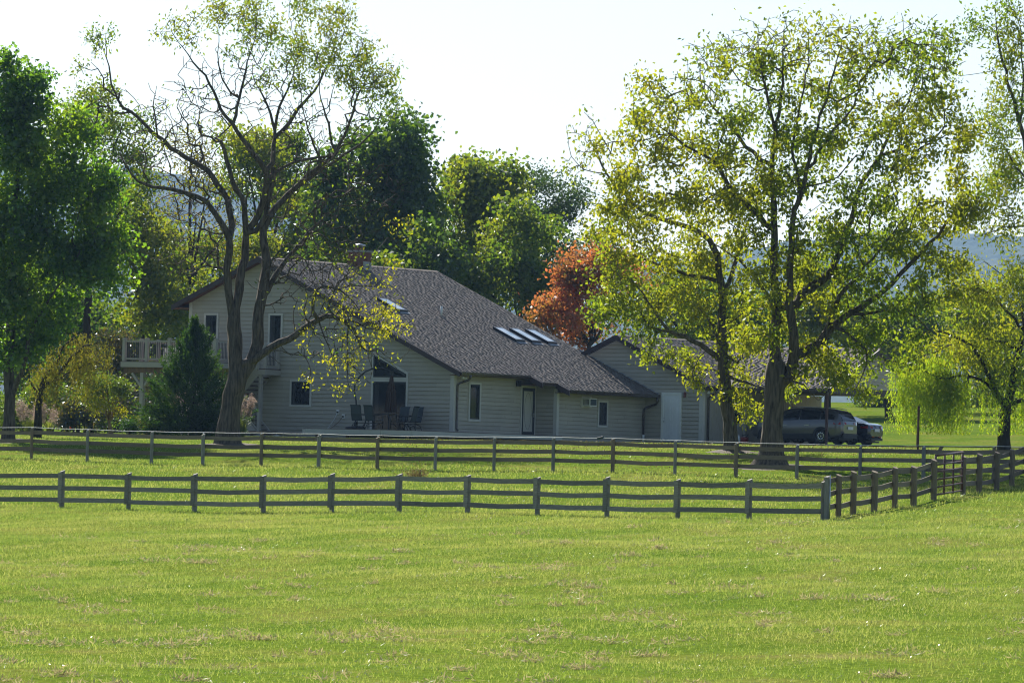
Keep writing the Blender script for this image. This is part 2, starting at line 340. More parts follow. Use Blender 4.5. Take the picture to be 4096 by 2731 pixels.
def wall_with_planks(name, P, d, nrm, L, z0, ztop_fn, parent, th=.16, mat='siding', plank=True):
    """P base point (x,y), d direction along wall, nrm outward; ztop_fn(t) height of the wall at distance t (piecewise linear, kinks inside KN)"""
    ts = sorted(set([0, L] + [k for k in getattr(ztop_fn, 'kinks', []) if 0 < k < L]))
    def pt(t, off, z): return (P[0] + d[0] * t + nrm[0] * off, P[1] + d[1] * t + nrm[1] * off, z)
    poly = [pt(0, -th, z0), pt(L, -th, z0)] + [pt(t, -th, ztop_fn(t)) for t in reversed(ts)]
    w = MB().extrude(poly, (nrm[0] * (th - .004), nrm[1] * (th - .004), 0)).build(name, M['lap_shade' if plank else mat], parent)
    if not plank: return w
    zmax = max(ztop_fn(t) for t in ts); z = z0; S = np.linspace(0, L, 801); ZT = np.array([ztop_fn(t) for t in S])
    while z < zmax - .02:
        za, zb = z, min(z + EX - .0075, zmax)
        def rng_at(zz):
            ok = S[ZT >= zz - 1e-6]
            return (ok.min(), ok.max()) if len(ok) else None
        A, B = rng_at(za), rng_at(min(zb, zmax - .005))
        if A is None: break
        if B is None: B = ((A[0] + A[1]) / 2,) * 2
        cuts = [-1.0] + list(np.arange(random.random() * 3.66 + .4, L - .5, 3.66)) + [L + 1.0]
        for c0, c1 in zip(cuts[:-1], cuts[1:]):
            a0, a1 = max(A[0], c0 + .0015), min(A[1], c1 - .0015); b0, b1 = max(B[0], c0 + .0015), min(B[1], c1 - .0015)
            if a1 - a0 < .03: continue
            if b1 < b0: b0 = b1 = min(max((b0 + b1) / 2, a0), a1)
            MB().hexa([pt(a0, 0, za), pt(a1, 0, za), pt(a1, .042, za), pt(a0, .042, za), pt(b0, 0, zb), pt(b1, 0, zb), pt(b1, .007, zb), pt(b0, .007, zb)]).build('plank', M['siding'], w)
        z += EX
    return w
def fn(f, kinks=()): f.kinks = list(kinks); return f

# gable wall y=0, x -15.35..0
wall_with_planks('gable_wall', (-15.35, 0), (1, 0), (0, -1), 15.35, -.25, fn(lambda t: zr(t - 15.35) - .16, [15.35 + PKX]), house)
wall_with_planks('front_wall', (0, 0), (0, 1), (1, 0), 6.4, -.25, fn(lambda t: 2.75), house)
wall_with_planks('return_wall', (0, 6.4), (1, 0), (0, -1), 1.2, -.25, fn(lambda t: zr(t) - .2), house)
wall_with_planks('front_wall', (1.2, 6.4), (0, 1), (1, 0), 7.2, -.25, fn(lambda t: 2.24), house)
wall_with_planks('garage_wall', (-5.0, 13.6), (1, 0), (0, -1), 9.49, -.25, fn(lambda t: zg(t - 5.0) - .16, [5 + GPX]), house)
# plain hidden walls close the volumes
MB().box(-15.35, -15.2, .17, 13.4, -.25, 5.9).box(-15.2, 1.0, 13.3, 13.42, -.25, 2.2).build('back_wall', M['siding'], house)
def corner(x0, x1, y0, y1, z0, z1): MB().box(x0, x1, y0, y1, z0, z1).build('corner_trim', M['trim'], house)
corner(-.17, .052, -.054, .0, -.2, 2.8); corner(.0, .054, .002, .11, -.2, 2.74)
corner(-15.40, -15.23, -.054, -.001, -.2, 6.0)
corner(1.06, 1.254, 6.346, 6.399, -.2, 2.3); corner(1.2, 1.254, 6.402, 6.53, -.2, 2.22)
corner(4.31, 4.545, 13.546, 13.599, -.2, 2.52); corner(4.492, 4.53, 13.602, 13.72, -.2, 2.5)

# roof slabs
def slab(name, pts, zf, th=.16, mat='roofdeck'):
    poly = [(x, y, zf(x)) for x, y in pts]
    return MB().extrude([(p[0], p[1], p[2] - th) for p in poly], (0, 0, th - .012)).build(name, M[mat], house)
roof = slab('roof', [(PKX, -.45), (.62, -.45), (.62, 4.95), (1.3, 4.95), (1.3, 6.15), (1.98, 6.15), (1.98, 13.58), (PKX, 13.58)], zr)
roofL = slab('roof', [(-16.08, -.45), (PKX, -.45), (PKX, 13.58), (-16.08, 13.58)], zr)
roofG = slab('garage_roof', [(GPX, 13.25), (4.92, 13.25), (4.92, 24.0), (GPX, 24.0)], zg)
slab('garage_roof', [(-5.4, 13.6), (GPX, 13.6), (GPX, 24.0), (-5.4, 24.0)], zg)
def shingles(name, parent, x0, x1, yr, zf, ax=(1, 0), dl=.142, tab=.31):
    """rows of shingle tabs from the ridge x0 down to x1; yr(x) -> (y0,y1); zf height; ax swaps axes"""
    sl = abs(zf(x1) - zf(x0)) / abs(x1 - x0); co = 1 / math.sqrt(1 + sl * sl); sgn = 1 if x1 > x0 else -1
    n = int(abs(x1 - x0) / (dl * co)); V = []; Fc = []
    for i in range(n + 1):
        xa = x0 + sgn * i * dl * co; xb = xa + sgn * (dl * co + .02)
        if (xb - x1) * sgn > .04: xb = x1 + sgn * .04
        ya, yb = yr(xa + sgn * .01); y = ya - random.random() * tab
        while y < yb:
            w = tab * random.choice((.55, .8, 1, 1.25)); q0, q1 = max(y, ya), min(y + w, yb); y += w
            if q1 - q0 < .02: continue
            t = random.choice((.007, .009, .016, .019)); za, zb = zf(xa), zf(xb); g = .003
            P = [(xa, q0 + g, za - .004), (xb, q0 + g, zb - .01), (xb, q1 - g, zb - .01), (xa, q1 - g, za - .004), (xa, q0 + g, za + .002), (xb, q0 + g, zb + t), (xb, q1 - g, zb + t), (xa, q1 - g, za + .002)]
            if ax == (0, 1): P = [(b, a, c) for a, b, c in P]
            k = len(V); V += P; Fc += [(k + 4, k + 5, k + 6, k + 7), (k + 1, k + 2, k + 6, k + 5), (k, k + 1, k + 5, k + 4), (k + 2, k + 3, k + 7, k + 6)]
    o = link(name, np_mesh(name, np.array(V), np.array(Fc)), M['shingle'], parent); tag(o, kind='stuff'); return o
shingles('shingles', roof, PKX, 1.98, lambda x: (-.45 if x < .63 else (4.95 if x < 1.31 else 6.15), 13.58), zr)
shingles('shingles', roofL, PKX, -16.08, lambda x: (-.45, 13.58), zr, tab=.6)
shingles('shingles', roofG, GPX, 4.92, lambda x: (13.25, 24.0 if x < 3.9 else 16.5), zg)
MB().extrude([(PKX - .16, -.47, PKZ - .055), (PKX, -.47, PKZ + .03), (PKX + .16, -.47, PKZ - .045), (PKX, -.47, PKZ - .01)], (0, 14.0, 0)).build('ridge_cap', M['shingle'], roof)
MB().extrude([(GPX - .16, 13.23, GPZ - .055), (GPX, 13.23, GPZ + .03), (GPX + .16, 13.23, GPZ - .045), (GPX, 13.23, GPZ - .01)], (0, 10.7, 0)).build('ridge_cap', M['shingle'], roofG)
# rake boards
def rake(x0, z0, x1, z1, y, d=.23, th=.045, drop=.012):
    MB().extrude([(x0, y, z0 + drop), (x1, y, z1 + drop), (x1, y, z1 - d), (x0, y, z0 - d)], (0, -th, 0)).build('rake_board', M['fascia'], house)
rake(PKX, PKZ, .66, zr(.66), -.452); rake(-16.12, zr(-16.12), PKX - .002, PKZ, -.452)
rake(GPX, GPZ, 4.96, zg(4.96), 13.248); rake(-2.6, zg(-2.6), GPX - .002, GPZ, 13.248)
MB().extrude([(4.3, 13.2, 2.51), (4.96, 13.2, 2.51), (4.96, 13.2, 2.68), (4.5, 13.2, 2.8)], (0, .36, 0)).build('eave_return', M['fascia'], house)
# soffit under the front overhang, left
for xa, xb in ((-16.08, PKX), (PKX, .6)):
    MB().hexa([(xa, -.45, zr(xa) - .2), (xb, -.45, zr(xb) - .2), (xb, -.03, zr(xb) - .2), (xa, -.03, zr(xa) - .2), (xa, -.45, zr(xa) - .165), (xb, -.45, zr(xb) - .165), (xb, -.03, zr(xb) - .165), (xa, -.03, zr(xa) - .165)]).build('soffit', M['soffit'], house)
MB().box(-16.06, -15.38, -.44, 13.5, 5.70, 5.74).build('soffit', M['soffit'], house)
MB().box(.04, .6, -.4, 4.9, 2.70, 2.735).box(.04, 1.26, 4.96, 6.1, 2.42, 2.45).box(1.24, 1.95, 6.2, 13.5, 2.11, 2.14).build('soffit', M['soffit'], house)
MB().extrude([(-16.10, -.44, zr(-16.1) - .19), (-16.13, -.44, zr(-16.1) - .19), (-16.13, -.44, zr(-16.1)), (-16.1, -.44, zr(-16.1))], (0, 14, 0)).build('fascia', M['fascia'], house)
def gutter(x, y0, y1, z, h=.15, w=.13):
    MB().extrude([(x, y0, z - h), (x + w * .75, y0, z - h), (x + w, y0, z - .03), (x + w, y0, z), (x + w - .015, y0, z), (x + w - .015, y0, z - .045), (x, y0, z - .045)], (0, y1 - y0, 0)).build('gutter', M['gutter'], house)
gutter(.63, -.42, 4.93, zr(.62) - .012); gutter(1.31, 4.97, 6.13, zr(1.3) - .012); gutter(1.99, 6.17, 13.55, zr(1.98) - .012); gutter(4.93, 13.27, 15.2, zg(4.92) - .012)
for (x0, x1, y) in ((.64, 1.42, 4.945), (1.32, 2.10, 6.145)):
    MB().extrude([(x0, y, zr(x0) + .012), (x1, y, zr(x1) + .012), (x1, y, zr(x1) - .24), (x0, y, zr(x0) - .24)], (0, -.045, 0)).build('rake_board', M['fascia'], house)
def spout(pts, r=.052): MB().tube(pts, r, 8).build('downspout', M['gutter'], house, True)
spout([(.70, .28, 2.74), (.70, .28, 2.6), (.62, .25, 2.5), (.2, .16, 2.36), (.1, .14, 2.27), (.095, .14, 2.1), (.095, .14, .32), (.16, .16, .2)])
spout([(2.05, 13.4, 2.1), (2.05, 13.4, 1.92), (1.98, 13.4, 1.8), (1.42, 13.4, 1.62), (1.31, 13.4, 1.54), (1.30, 13.4, 1.35), (1.30, 13.4, .3)])
MB().tube([(1.30, 13.4, .36), (1.30, 13.4, .22), (1.30, 13.4, -.1)], [.075, .06, .06], 10).build('downspout_boot', M['white'], house, True)
spout([(5.0, 13.95, 2.5), (4.98, 13.95, 2.38), (4.7, 13.95, 2.24), (4.6, 13.95, 2.15), (4.58, 13.95, 2.0), (4.58, 13.95, .02)])
# wall flashing where the main roof meets the garage
MB().extrude([(-2.6, 13.597, zr(-2.6)), (1.98, 13.597, zr(1.98)), (1.98, 13.597, zr(1.98) + .07), (-2.6, 13.597, zr(-2.6) + .07)], (0, -.03, 0)).build('flashing', M['flash'], house)

# windows / doors. plane 'y' faces -y (t = x), plane 'x' faces +x (t = y)
def window(pl, c, t0, t1, z0, z1, tw=.1, mull=(), curtains=(), top=None, name='window', blind=None):
    """trim outer rectangle t0..t1,z0..z1 on wall plane; curtain strips as fractions"""
    w = empty(name); w.parent = house
    def P(t, o, z): return (t, c - o, z) if pl == 'y' else (c + o, t, z)
    def bx(mb, a, b, o0, o1, za, zb): 
        mb.hexa([P(a, o0, za), P(b, o0, za), P(b, o1, za), P(a, o1, za), P(a, o0, zb), P(b, o0, zb), P(b, o1, zb), P(a, o1, zb)])
    tr = MB(); bx(tr, t0, t1, .0, .07, z1 - tw, z1); bx(tr, t0, t1, .0, .07, z0, z0 + tw); bx(tr, t0, t0 + tw, 0, .069, z0 + tw, z1 - tw); bx(tr, t1 - tw, t1, 0, .069, z0 + tw, z1 - tw)
    tr.build('trim', M['trim'], w)
    a, b, p, q = t0 + tw, t1 - tw, z0 + tw, z1 - tw; fw = .055
    fr = MB(); bx(fr, a, b, 0, .062, q - fw, q); bx(fr, a, b, 0, .062, p, p + fw); bx(fr, a, a + fw, 0, .061, p + fw, q - fw); bx(fr, b - fw, b, 0, .061, p + fw, q - fw)
    for m_ in mull: bx(fr, a + (b - a) * m_ - .03, a + (b - a) * m_ + .03, 0, .06, p + fw, q - fw)
    fr.build('frame', M['frame'], w)
    bk = MB(); bx(bk, a + fw, b - fw, .0, .0435, p + fw, q - fw); bk.build('room_shade_panel', M['dark'], w)
    for c0, c1 in curtains:
        k = 7; ta, tb = a + fw + (b - a - 2 * fw) * c0, a + fw + (b - a - 2 * fw) * c1; mb = MB()
        for i in range(k): bx(mb, ta + (tb - ta) * i / k, ta + (tb - ta) * (i + 1) / k, .0436, .046 + .002 * (i % 2), p + fw, q - fw)
        mb.build('curtain', M['curtain'], w)
    gl = MB(); bx(gl, a + fw, b - fw, .05, .053, p + fw, q - fw); gl.build('pane', M['pane'], w)
    return w
window('y', 0, -14.48, -13.63, 4.03, 5.49, mull=(.12,), curtains=((.15, .42), (.46, .66)))
window('y', 0, -10.68, -9.84, 4.03, 5.49, mull=(.12,), curtains=((.1, .4),))
window('y', 0, -9.32, -8.06, 1.17, 2.44, mull=(.55,), curtains=((.03, .2),))
w_ = window('y', 0, -4.63, -2.55, .0, 2.48, mull=(.5,), curtains=((.02, .16),), name='patio_door')
window('x', 0, 1.08, 2.03, .66, 2.44, curtains=())
window('x', 1.2, 9.67, 10.5, .62, 1.88, curtains=((.05, .7),))
# trapezoid transom above the patio door
tr = empty('transom_window'); tr.parent = house
za, zb = 3.74, 3.74 - TP * 2.08
MB().extrude([(-4.63, 0, 2.49), (-2.55, 0, 2.49), (-2.55, 0, zb), (-4.63, 0, za)], (0, -.068, 0)).build('trim', M['trim'], tr)
MB().extrude([(-4.53, -.0685, 2.58), (-2.65, -.0685, 2.58), (-2.65, -.0685, zb - .08), (-4.53, -.0685, za - .15)], (0, -.012, 0)).build('frame', M['frame'], tr)
MB().extrude([(-4.46, -.081, 2.64), (-2.72, -.081, 2.64), (-2.72, -.081, zb - .16), (-4.46, -.081, za - .25)], (0, -.004, 0)).build('pane', M['pane'], tr)
# front storm door
fd = empty('front_door'); fd.parent = house
def xb(mb, x0, x1, y0, y1, z0, z1): return mb.box(x0, x1, y0, y1, z0, z1)
d0, d1, dz0, dz1 = 5.18, 6.34, .1, 2.4
MB().box(0, .075, d0, d1, dz1 - .09, dz1).box(0, .074, d0, d0 + .07, dz0, dz1 - .09).box(0, .074, d1 - .07, d1, dz0, dz1 - .09).build('trim', M['trim'], fd)
MB().box(.0, .066, d0 + .07, d0 + .2, dz0, dz1 - .09).box(.0, .066, d1 - .22, d1 - .07, dz0, dz1 - .09).box(.0, .065, d0 + .2, d1 - .22, dz1 - .24, dz1 - .09).box(.0, .065, d0 + .2, d1 - .22, dz0 + .05, dz0 + .2).build('storm_frame', M['frame'], fd)
MB().box(.0, .048, d0 + .2, d1 - .22, dz0 + .2, dz1 - .24).build('door_leaf', M['curtain'], fd)
cy, cz = (d0 + d1) / 2 - .01, 1.24
ov = [(.05, cy + .27 * math.cos(a), cz + .84 * math.sin(a)) for a in np.linspace(0, 2 * math.pi, 33)]
MB().tube(ov, .006, 4, False).build('oval_moulding', M['fascia'], fd)
MB().box(.05, .066, d1 - .33, d1 - .25, 1.08, 1.22).build('lock_plate', M['metal'], fd)
MB().box(.068, .095, d1 - .18, d1 - .14, .98, 1.16).build('handle', M['metal'], fd)
MB().box(0, .09, d0 + .05, d1 - .05, dz0 - .06, dz0).build('threshold', M['rawwood'], fd)
MB().box(.05, .18, 4.75, 5.0, 2.36, 2.62).build('porch_light', M['black'], house)
# garage door (six panel) and lantern
gd = empty('garage_side_door'); gd.parent = house; gy = 13.6
MB().box(2.19, 3.32, gy - .075, gy, 2.24, 2.36).box(2.19, 2.31, gy - .074, gy, .05, 2.24).box(3.21, 3.32, gy - .074, gy, .05, 2.24).build('trim', M['white'], gd)
MB().box(2.31, 3.21, gy - .05, gy, .09, 2.24).build('door_leaf', M['doorwhite'], gd)
MB().box(2.31, 3.21, gy - .09, gy, .03, .088).build('threshold', M['metal'], gd)
for cx_ in (2.43, 2.80):
    for (p, q) in ((.32, .92), (1.05, 1.72), (1.84, 2.08)):
        mb = MB(); w_ = .29
        mb.box(cx_, cx_ + w_, gy - .058, gy - .0505, q - .02, q).box(cx_, cx_ + w_, gy - .058, gy - .0505, p, p + .02).box(cx_, cx_ + .02, gy - .058, gy - .0505, p + .02, q - .02).box(cx_ + w_ - .02, cx_ + w_, gy - .058, gy - .0505, p + .02, q - .02)
        mb.box(cx_ + .05, cx_ + w_ - .05, gy - .057, gy - .0505, p + .05, q - .05); mb.build('door_panel', M['doorwhite'], gd)
MB().tube([(2.37, gy - .05, 1.0), (2.37, gy - .11, 1.0)], .028, 8).tube([(2.37, gy - .05, 1.16), (2.37, gy - .08, 1.16)], .026, 8).build('door_knob', M['metal'], gd, True)
ln = empty('wall_lantern'); ln.parent = house
MB().box(3.49, 3.63, gy - .065, gy - .026, 2.08, 2.34).build('back_plate', M['trim'], ln)
MB().lathe([(.05, 0), (.065, .02), (.06, .16), (.085, .17), (.05, .24), (.01, .28)], (3.55, gy - .14, 2.13), 8).build('lantern_body', M['lantern'], ln)
MB().bar((3.55, gy - .04, 2.33), (3.55, gy - .14, 2.36), .02).build('bracket', M['lantern'], ln)
for bx_, by_, bz_ in ((.45, .12, 2.62), (.45, .32, 2.6), (4.75, 13.68, 2.4)):
    MB().tube([(bx_, by_, bz_ + .06), (bx_ + .02, by_ - .06, bz_), (bx_ + .05, by_ - .12, bz_ - .05)], [.025, .05, .065], 8).build('flood_lamp', M['white'], house, True)
# air conditioner in the wall
ac = empty('air_conditioner'); ac.parent = house
MB().box(1.2, 1.262, 8.30, 9.14, 1.5, 2.03).build('surround', M['trim'], ac)
MB().box(1.262, 1.66, 8.42, 8.98, 1.57, 1.93).build('casing', M['white'], ac)
MB().box(1.661, 1.672, 8.46, 8.94, 1.61, 1.89).build('rear_grille', M['bluish'], ac)
for i in range(5): MB().box(1.3 + i * .065, 1.335 + i * .065, 8.414, 8.419, 1.62, 1.88).build('louvre', M['black'], ac)
# outlets + cords
for (ox, oz) in ((-6.51, .97), (-6.19, .77)):
    ou = MB().box(ox - .075, ox + .075, -.07, -.02, oz - .1, oz + .1).build('outlet_box', M['white'], house)
    MB().box(ox - .05, ox + .05, -.095, -.071, oz - .04, oz + .03).build('outlet_cover', M['black'], ou)
for (a, b, mt) in (((-6.53, -.08, .93), (-7.0, -.35, .05), 'wire'), ((-6.22, -.08, .74), (-7.1, -.3, .02), 'rawwood')):
    mid = [(a[0] + (b[0] - a[0]) * t * t * .6 + (b[0] - a[0]) * t * .4, a[1] + (b[1] - a[1]) * t, a[2] + (b[2] - a[2]) * t) for t in np.linspace(0, 1, 8)]
    MB().tube(mid, .012, 5).build('power_cord', M[mt], house, True)
# skylights
def skylight(x0, x1, y0, y1):
    s = empty('skylight'); s.parent = house; h = .13
    def q(x, y, o): return (x, y, zr(x) + o)
    def sl(mb, xa, xb, ya, yb, o0, o1): mb.hexa([q(xa, ya, o0), q(xb, ya, o0), q(xb, yb, o0), q(xa, yb, o0), q(xa, ya, o1), q(xb, ya, o1), q(xb, yb, o1), q(xa, yb, o1)])
    m_ = MB(); sl(m_, x0, x1, y0, y0 + .06, -.05, h); sl(m_, x0, x1, y1 - .06, y1, -.05, h); sl(m_, x0, x0 + .06, y0 + .06, y1 - .06, -.05, h); sl(m_, x1 - .07, x1, y0 + .06, y1 - .06, -.05, h); m_.build('curb', M['frame'], s)
    m_ = MB(); sl(m_, x0 + .06, x1 - .07, y0 + .06, y1 - .06, .06, h - .012); m_.build('pane', M['sky_pane'], s)
    m_ = MB(); sl(m_, x1, x1 + .16, y0 + .0, y1 + .05, .02, .03); m_.build('flashing', M['flash'], s)
skylight(-6.95, -5.7, 3.3, 4.05)
for y0 in (9.1, 10.4, 11.7): skylight(-4.45, -3.1, y0, y0 + .75)
# roof vents, chimney
for vx, vy, h in ((-5.71, 6.68, .42), (-8.9, 6.9, .16)):
    MB().tube([(vx, vy, zr(vx) - .05), (vx, vy, zr(vx) + h)], .055, 10).build('vent_pipe', M['white'], roof, True)
ch = empty('chimney'); ch.parent = house
cx0, cx1, cy0, cy1 = -11.35, -10.5, 6.75, 7.5
MB().box(cx0, cx1, cy0, cy1, 7.2, 8.66).build('brick_stack', M['brick'], ch)
for i in range(10):
    MB().box(cx0 - .008, cx1 + .008, cy0 - .008, cy1 + .008, 7.78 + i * .085, 7.85 + i * .085).build('brick_course', M['brick'], ch)
MB().box(cx0 - .07, cx1 + .07, cy0 - .07, cy1 + .07, 8.661, 8.75).build('crown', M['stone'], ch)
MB().box(-11.1, -10.75, 6.95, 7.3, 8.75, 8.88).build('flue', M['brick'], ch)
MB().lathe([(.14, 0), (.14, .1), (.3, .12), (.26, .17), (.02, .22)], (-10.92, 7.12, 8.86), 12).build('flue_cap', M['metal'], ch, True)
MB().extrude([(cx1 + .009, cy0 + .1, zr(cx1) - .1), (cx1 + .009, cy1, zr(cx1) - .1), (cx1 + .009, cy1, zr(cx1) + .4), (cx1 + .009, cy0 + .1, zr(cx1) + .4)], (.012, 0, 0)).build('flashing', M['flash'], ch)
# garage side wall (vertical boards), door with glass, carport
def vboards(x, y0, y1, z0, z1, bw=.203):
    w = MB().box(x - .12, x - .004, y0, y1, z0, z1).build('garage_side_wall', M['t111'], house)
    y = y0
    while y < y1 - .02:
        MB().box(x - .003, x + .014, y + .006, min(y + bw, y1) - .006, z0, z1).build('board', M['t111'], w); y += bw
vboards(4.49, 13.73, 15.55, -.2, 2.5); vboards(4.49, 17.25, 23.9, -.2, 2.5)
MB().box(4.37, 4.485, 15.56, 17.24, 2.2, 2.5).build('garage_side_wall', M['t111'], house)
sd = empty('side_door'); sd.parent = house
MB().box(4.4, 4.54, 15.55, 15.67, -.1, 2.19).box(4.4, 4.54, 17.12, 17.24, -.1, 2.19).box(4.4, 4.54, 15.67, 17.12, 2.09, 2.19).build('trim', M['trim'], sd)
MB().box(4.42, 4.47, 15.67, 17.12, -.1, 1.02).box(4.42, 4.47, 15.67, 16.1, 1.02, 2.09).box(4.42, 4.47, 16.9, 17.12, 1.02, 2.09).build('door_leaf', M['trim'], sd)
MB().box(4.435, 4.45, 16.1, 16.9, 1.02, 2.09).build('pane', M['pane'], sd)
MB().box(4.42, 4.433, 16.1, 16.9, 1.02, 2.09).build('room_shade_panel', M['dark'], sd)
cpz = lambda y: 4.67 - .454 * abs(y - 19.7)
for s_, (ya, yb) in enumerate(((15.33, 19.7), (24.06, 19.7))):
    r_ = MB().extrude([(.6, yb, cpz(yb) - .16), (10.35, yb, cpz(yb) - .16), (10.35, ya, cpz(ya) - .16), (.6, ya, cpz(ya) - .16)], (0, 0, .148)).build('carport_roof', M['roofdeck'], house)
    if s_ == 0:
        shingles('shingles', r_, 19.7, 15.33, lambda y: (.6 if y > 16.6 else 4.9, 10.35), cpz, (0, 1))
MB().extrude([(.7, 19.54, 4.615), (.7, 19.7, 4.7), (.7, 19.86, 4.615), (.7, 19.7, 4.65)], (9.67, 0, 0)).build('ridge_cap', M['shingle'], house)
MB().box(5.15, 10.33, 15.2, 15.33, cpz(15.33) - .17, cpz(15.33) - .02).build('gutter', M['gutter'], house)
for ya, yb in ((15.3, 19.698), (24.1, 19.702)):
    MB().extrude([(10.352, ya, cpz(ya) + .012), (10.352, yb, cpz(yb) + .012), (10.352, yb, cpz(yb) - .22), (10.352, ya, cpz(ya) - .22)], (.045, 0, 0)).build('rake_board', M['fascia'], house)
wall_with_planks('carport_gable', (10.1, 15.55), (0, 1), (1, 0), 8.3, 2.74, fn(lambda t: max(2.75, cpz(15.55 + t) - .16), [4.15]), house, th=.1)
MB().box(9.98, 10.12, 15.5, 23.9, 2.46, 2.735).build('beam', M['fascia'], house)
MB().box(4.6, 10.1, 15.5, 15.62, 2.42, 2.55).build('beam', M['fascia'], house)
for py in (15.62, 23.75): MB().box(10.0, 10.1, py - .05, py + .05, -.3, 2.46).build('carport_post', M['rust'], house)
MB().tube([(-.3, 25.3, 4.4), (-.3, 25.3, 5.75)], .035, 8).lathe([(.05, 0), (.13, .03), (.14, .12), (.04, .18)], (-.3, 25.3, 5.72), 10).build('roof_vent', M['white'], house, True)

# ================================================================ patio deck
pd = empty('patio_deck', 'low cream skirted wooden patio deck wrapping the house corner', 'deck', mat=HM)
poly = [(-6.0, -.1), (-6.0, -3.3), (-5.1, -4.2), (-.92, -4.2), (.25, -3.45), (1.62, 6.3), (.06, 6.3), (.06, -.1)]
MB().extrude([(x, y, .09) for x, y in poly], (0, 0, .03)).build('subframe', M['rawwood'], pd)
nb = 0; yb_ = -4.2
xl = lambda y: -6.0 if y > -3.3 else -6.0 - (y + 3.3)
xr = lambda y: (-.92 + (y + 4.2) * 1.17 / .75) if y < -3.45 else .25 + (y + 3.45) * 1.37 / 9.75
for i in range(29):
    y0 = -4.2 + i * .14; y1 = y0 + .134
    MB().hexa([(xl(y0), y0, .1205), (xr(y0), y0, .1205), (xr(y1), y1, .1205), (xl(y1), y1, .1205), (xl(y0), y0, .146), (xr(y0), y0, .146), (xr(y1), y1, .146), (xl(y1), y1, .146)]).build('deck_plank', M['deckboard'], pd)
for i in range(46):
    y0 = -.13 + i * .14; y1 = y0 + .134
    MB().hexa([(.06, y0, .1205), (xr(y0), y0, .1205), (xr(y1), y1, .1205), (.06, y1, .1205), (.06, y0, .146), (xr(y0), y0, .146), (xr(y1), y1, .146), (.06, y1, .146)]).build('deck_plank', M['deckboard'], pd)
def skirt(a, b, z0a, z0b, zt=.118):
    d = Vector((b[0] - a[0], b[1] - a[1], 0)).normalized(); nn = Vector((d.y, -d.x, 0)) * .03
    MB().hexa([(a[0], a[1], z0a), (b[0], b[1], z0b), (b[0] + nn.x, b[1] + nn.y, z0b), (a[0] + nn.x, a[1] + nn.y, z0a), (a[0], a[1], zt), (b[0], b[1], zt), (b[0] + nn.x, b[1] + nn.y, zt), (a[0] + nn.x, a[1] + nn.y, zt)]).build('skirt_board', M['deckpale'], pd)
skirt((-6.0, -3.3), (-5.1, -4.2), -.12, -.12); skirt((-5.1, -4.2), (-.92, -4.2), -.12, -.1); skirt((-.92, -4.2), (.25, -3.45), -.1, -.1); skirt((.25, -3.45), (1.62, 6.3), -.1, -.05)
for px_, py_ in ((-4.6, -4.1), (-2.9, -4.1), (-1.0, -4.1), (.0, -3.5)): MB().box(px_ - .06, px_ + .06, py_, py_ + .12, -.6, .09).build('pier', M['rawwood'], pd)

# patio table, chairs, cantilever umbrella
DZ = .147
def hloc(x, y, z=0.0): return tuple(h2w(x, y, z))
HRZ = -PHI
tb = empty('patio_table', 'long dark glass patio table on the low deck', 'table', loc=hloc(-2.55, -2.0, DZ), rz=HRZ)
MB().extrude([(math.copysign(abs(math.cos(a)) ** .5, math.cos(a)) * .95, math.copysign(abs(math.sin(a)) ** .5, math.sin(a)) * .52, .70) for a in np.linspace(0, 2 * math.pi, 28, endpoint=False)], (0, 0, .025)).build('table_top', M['black'], tb)
for sx in (-1, 1):
    for sy in (-1, 1): MB().tube([(sx * .6, sy * .3, .70), (sx * .66, sy * .34, .3), (sx * .74, sy * .4, .0)], .026, 8).build('leg', M['black'], tb, True)
def chair_proto():
    c = empty('patio_chair')
    # seat faces +y (local), sling back
    back = [(.40, .36), (.46, .32), (.7, .24), (.92, .2), (1.05, .16), (1.10, .10)]    # z, distance behind centre
    for sx in (-1, 1):
        rail = [(sx * .25, .25, .42), (sx * .25, -.05, .40), (sx * .25, -.25, .40)] + [(sx * .25, -.27 - (.36 - b) * .9, z) for z, b in back]
        MB().tube(rail, .017, 6).build('side_rail', M['black'], c, True)
        MB().tube([(sx * .28, .24, .0), (sx * .28, .26, .35), (sx * .29, .22, .6), (sx * .29, .12, .65), (sx * .28, -.2, .64), (sx * .26, -.34, .66)], .017, 6).build('arm', M['black'], c, True)
        MB().tube([(sx * .28, -.32, .0), (sx * .28, -.2, .2), (sx * .28, .1, .3), (sx * .28, .25, .3)], .016, 6).build('leg', M['black'], c, True)
    MB().tube([(-.28, .25, .3), (.28, .25, .3)], .013, 6).tube([(-.28, -.24, .15), (.28, -.24, .15)], .013, 6).build('cross_bar', M['black'], c, True)
    st = [(.25, .425), (.0, .40), (-.22, .40)] + [(-.27 - (.36 - b) * .9, z) for z, b in back]
    V = []; 
    for y, z in st: V += [(-.245, y, z), (.245, y, z)]
    mb = MB()
    for i in range(len(st) - 1):
        (y0, z0), (y1, z1) = st[i], st[i + 1]; dy, dz = y1 - y0, z1 - z0; L_ = math.hypot(dy, dz); ny, nz = -dz / L_ * .008, dy / L_ * .008
        mb.hexa([(-.245, y0, z0), (.245, y0, z0), (.245, y1, z1), (-.245, y1, z1), (-.245, y0 + ny, z0 + nz), (.245, y0 + ny, z0 + nz), (.245, y1 + ny, z1 + nz), (-.245, y1 + ny, z1 + nz)])
    mb.build('sling', M['bluish'], c)
    return c
cp_ = chair_proto()
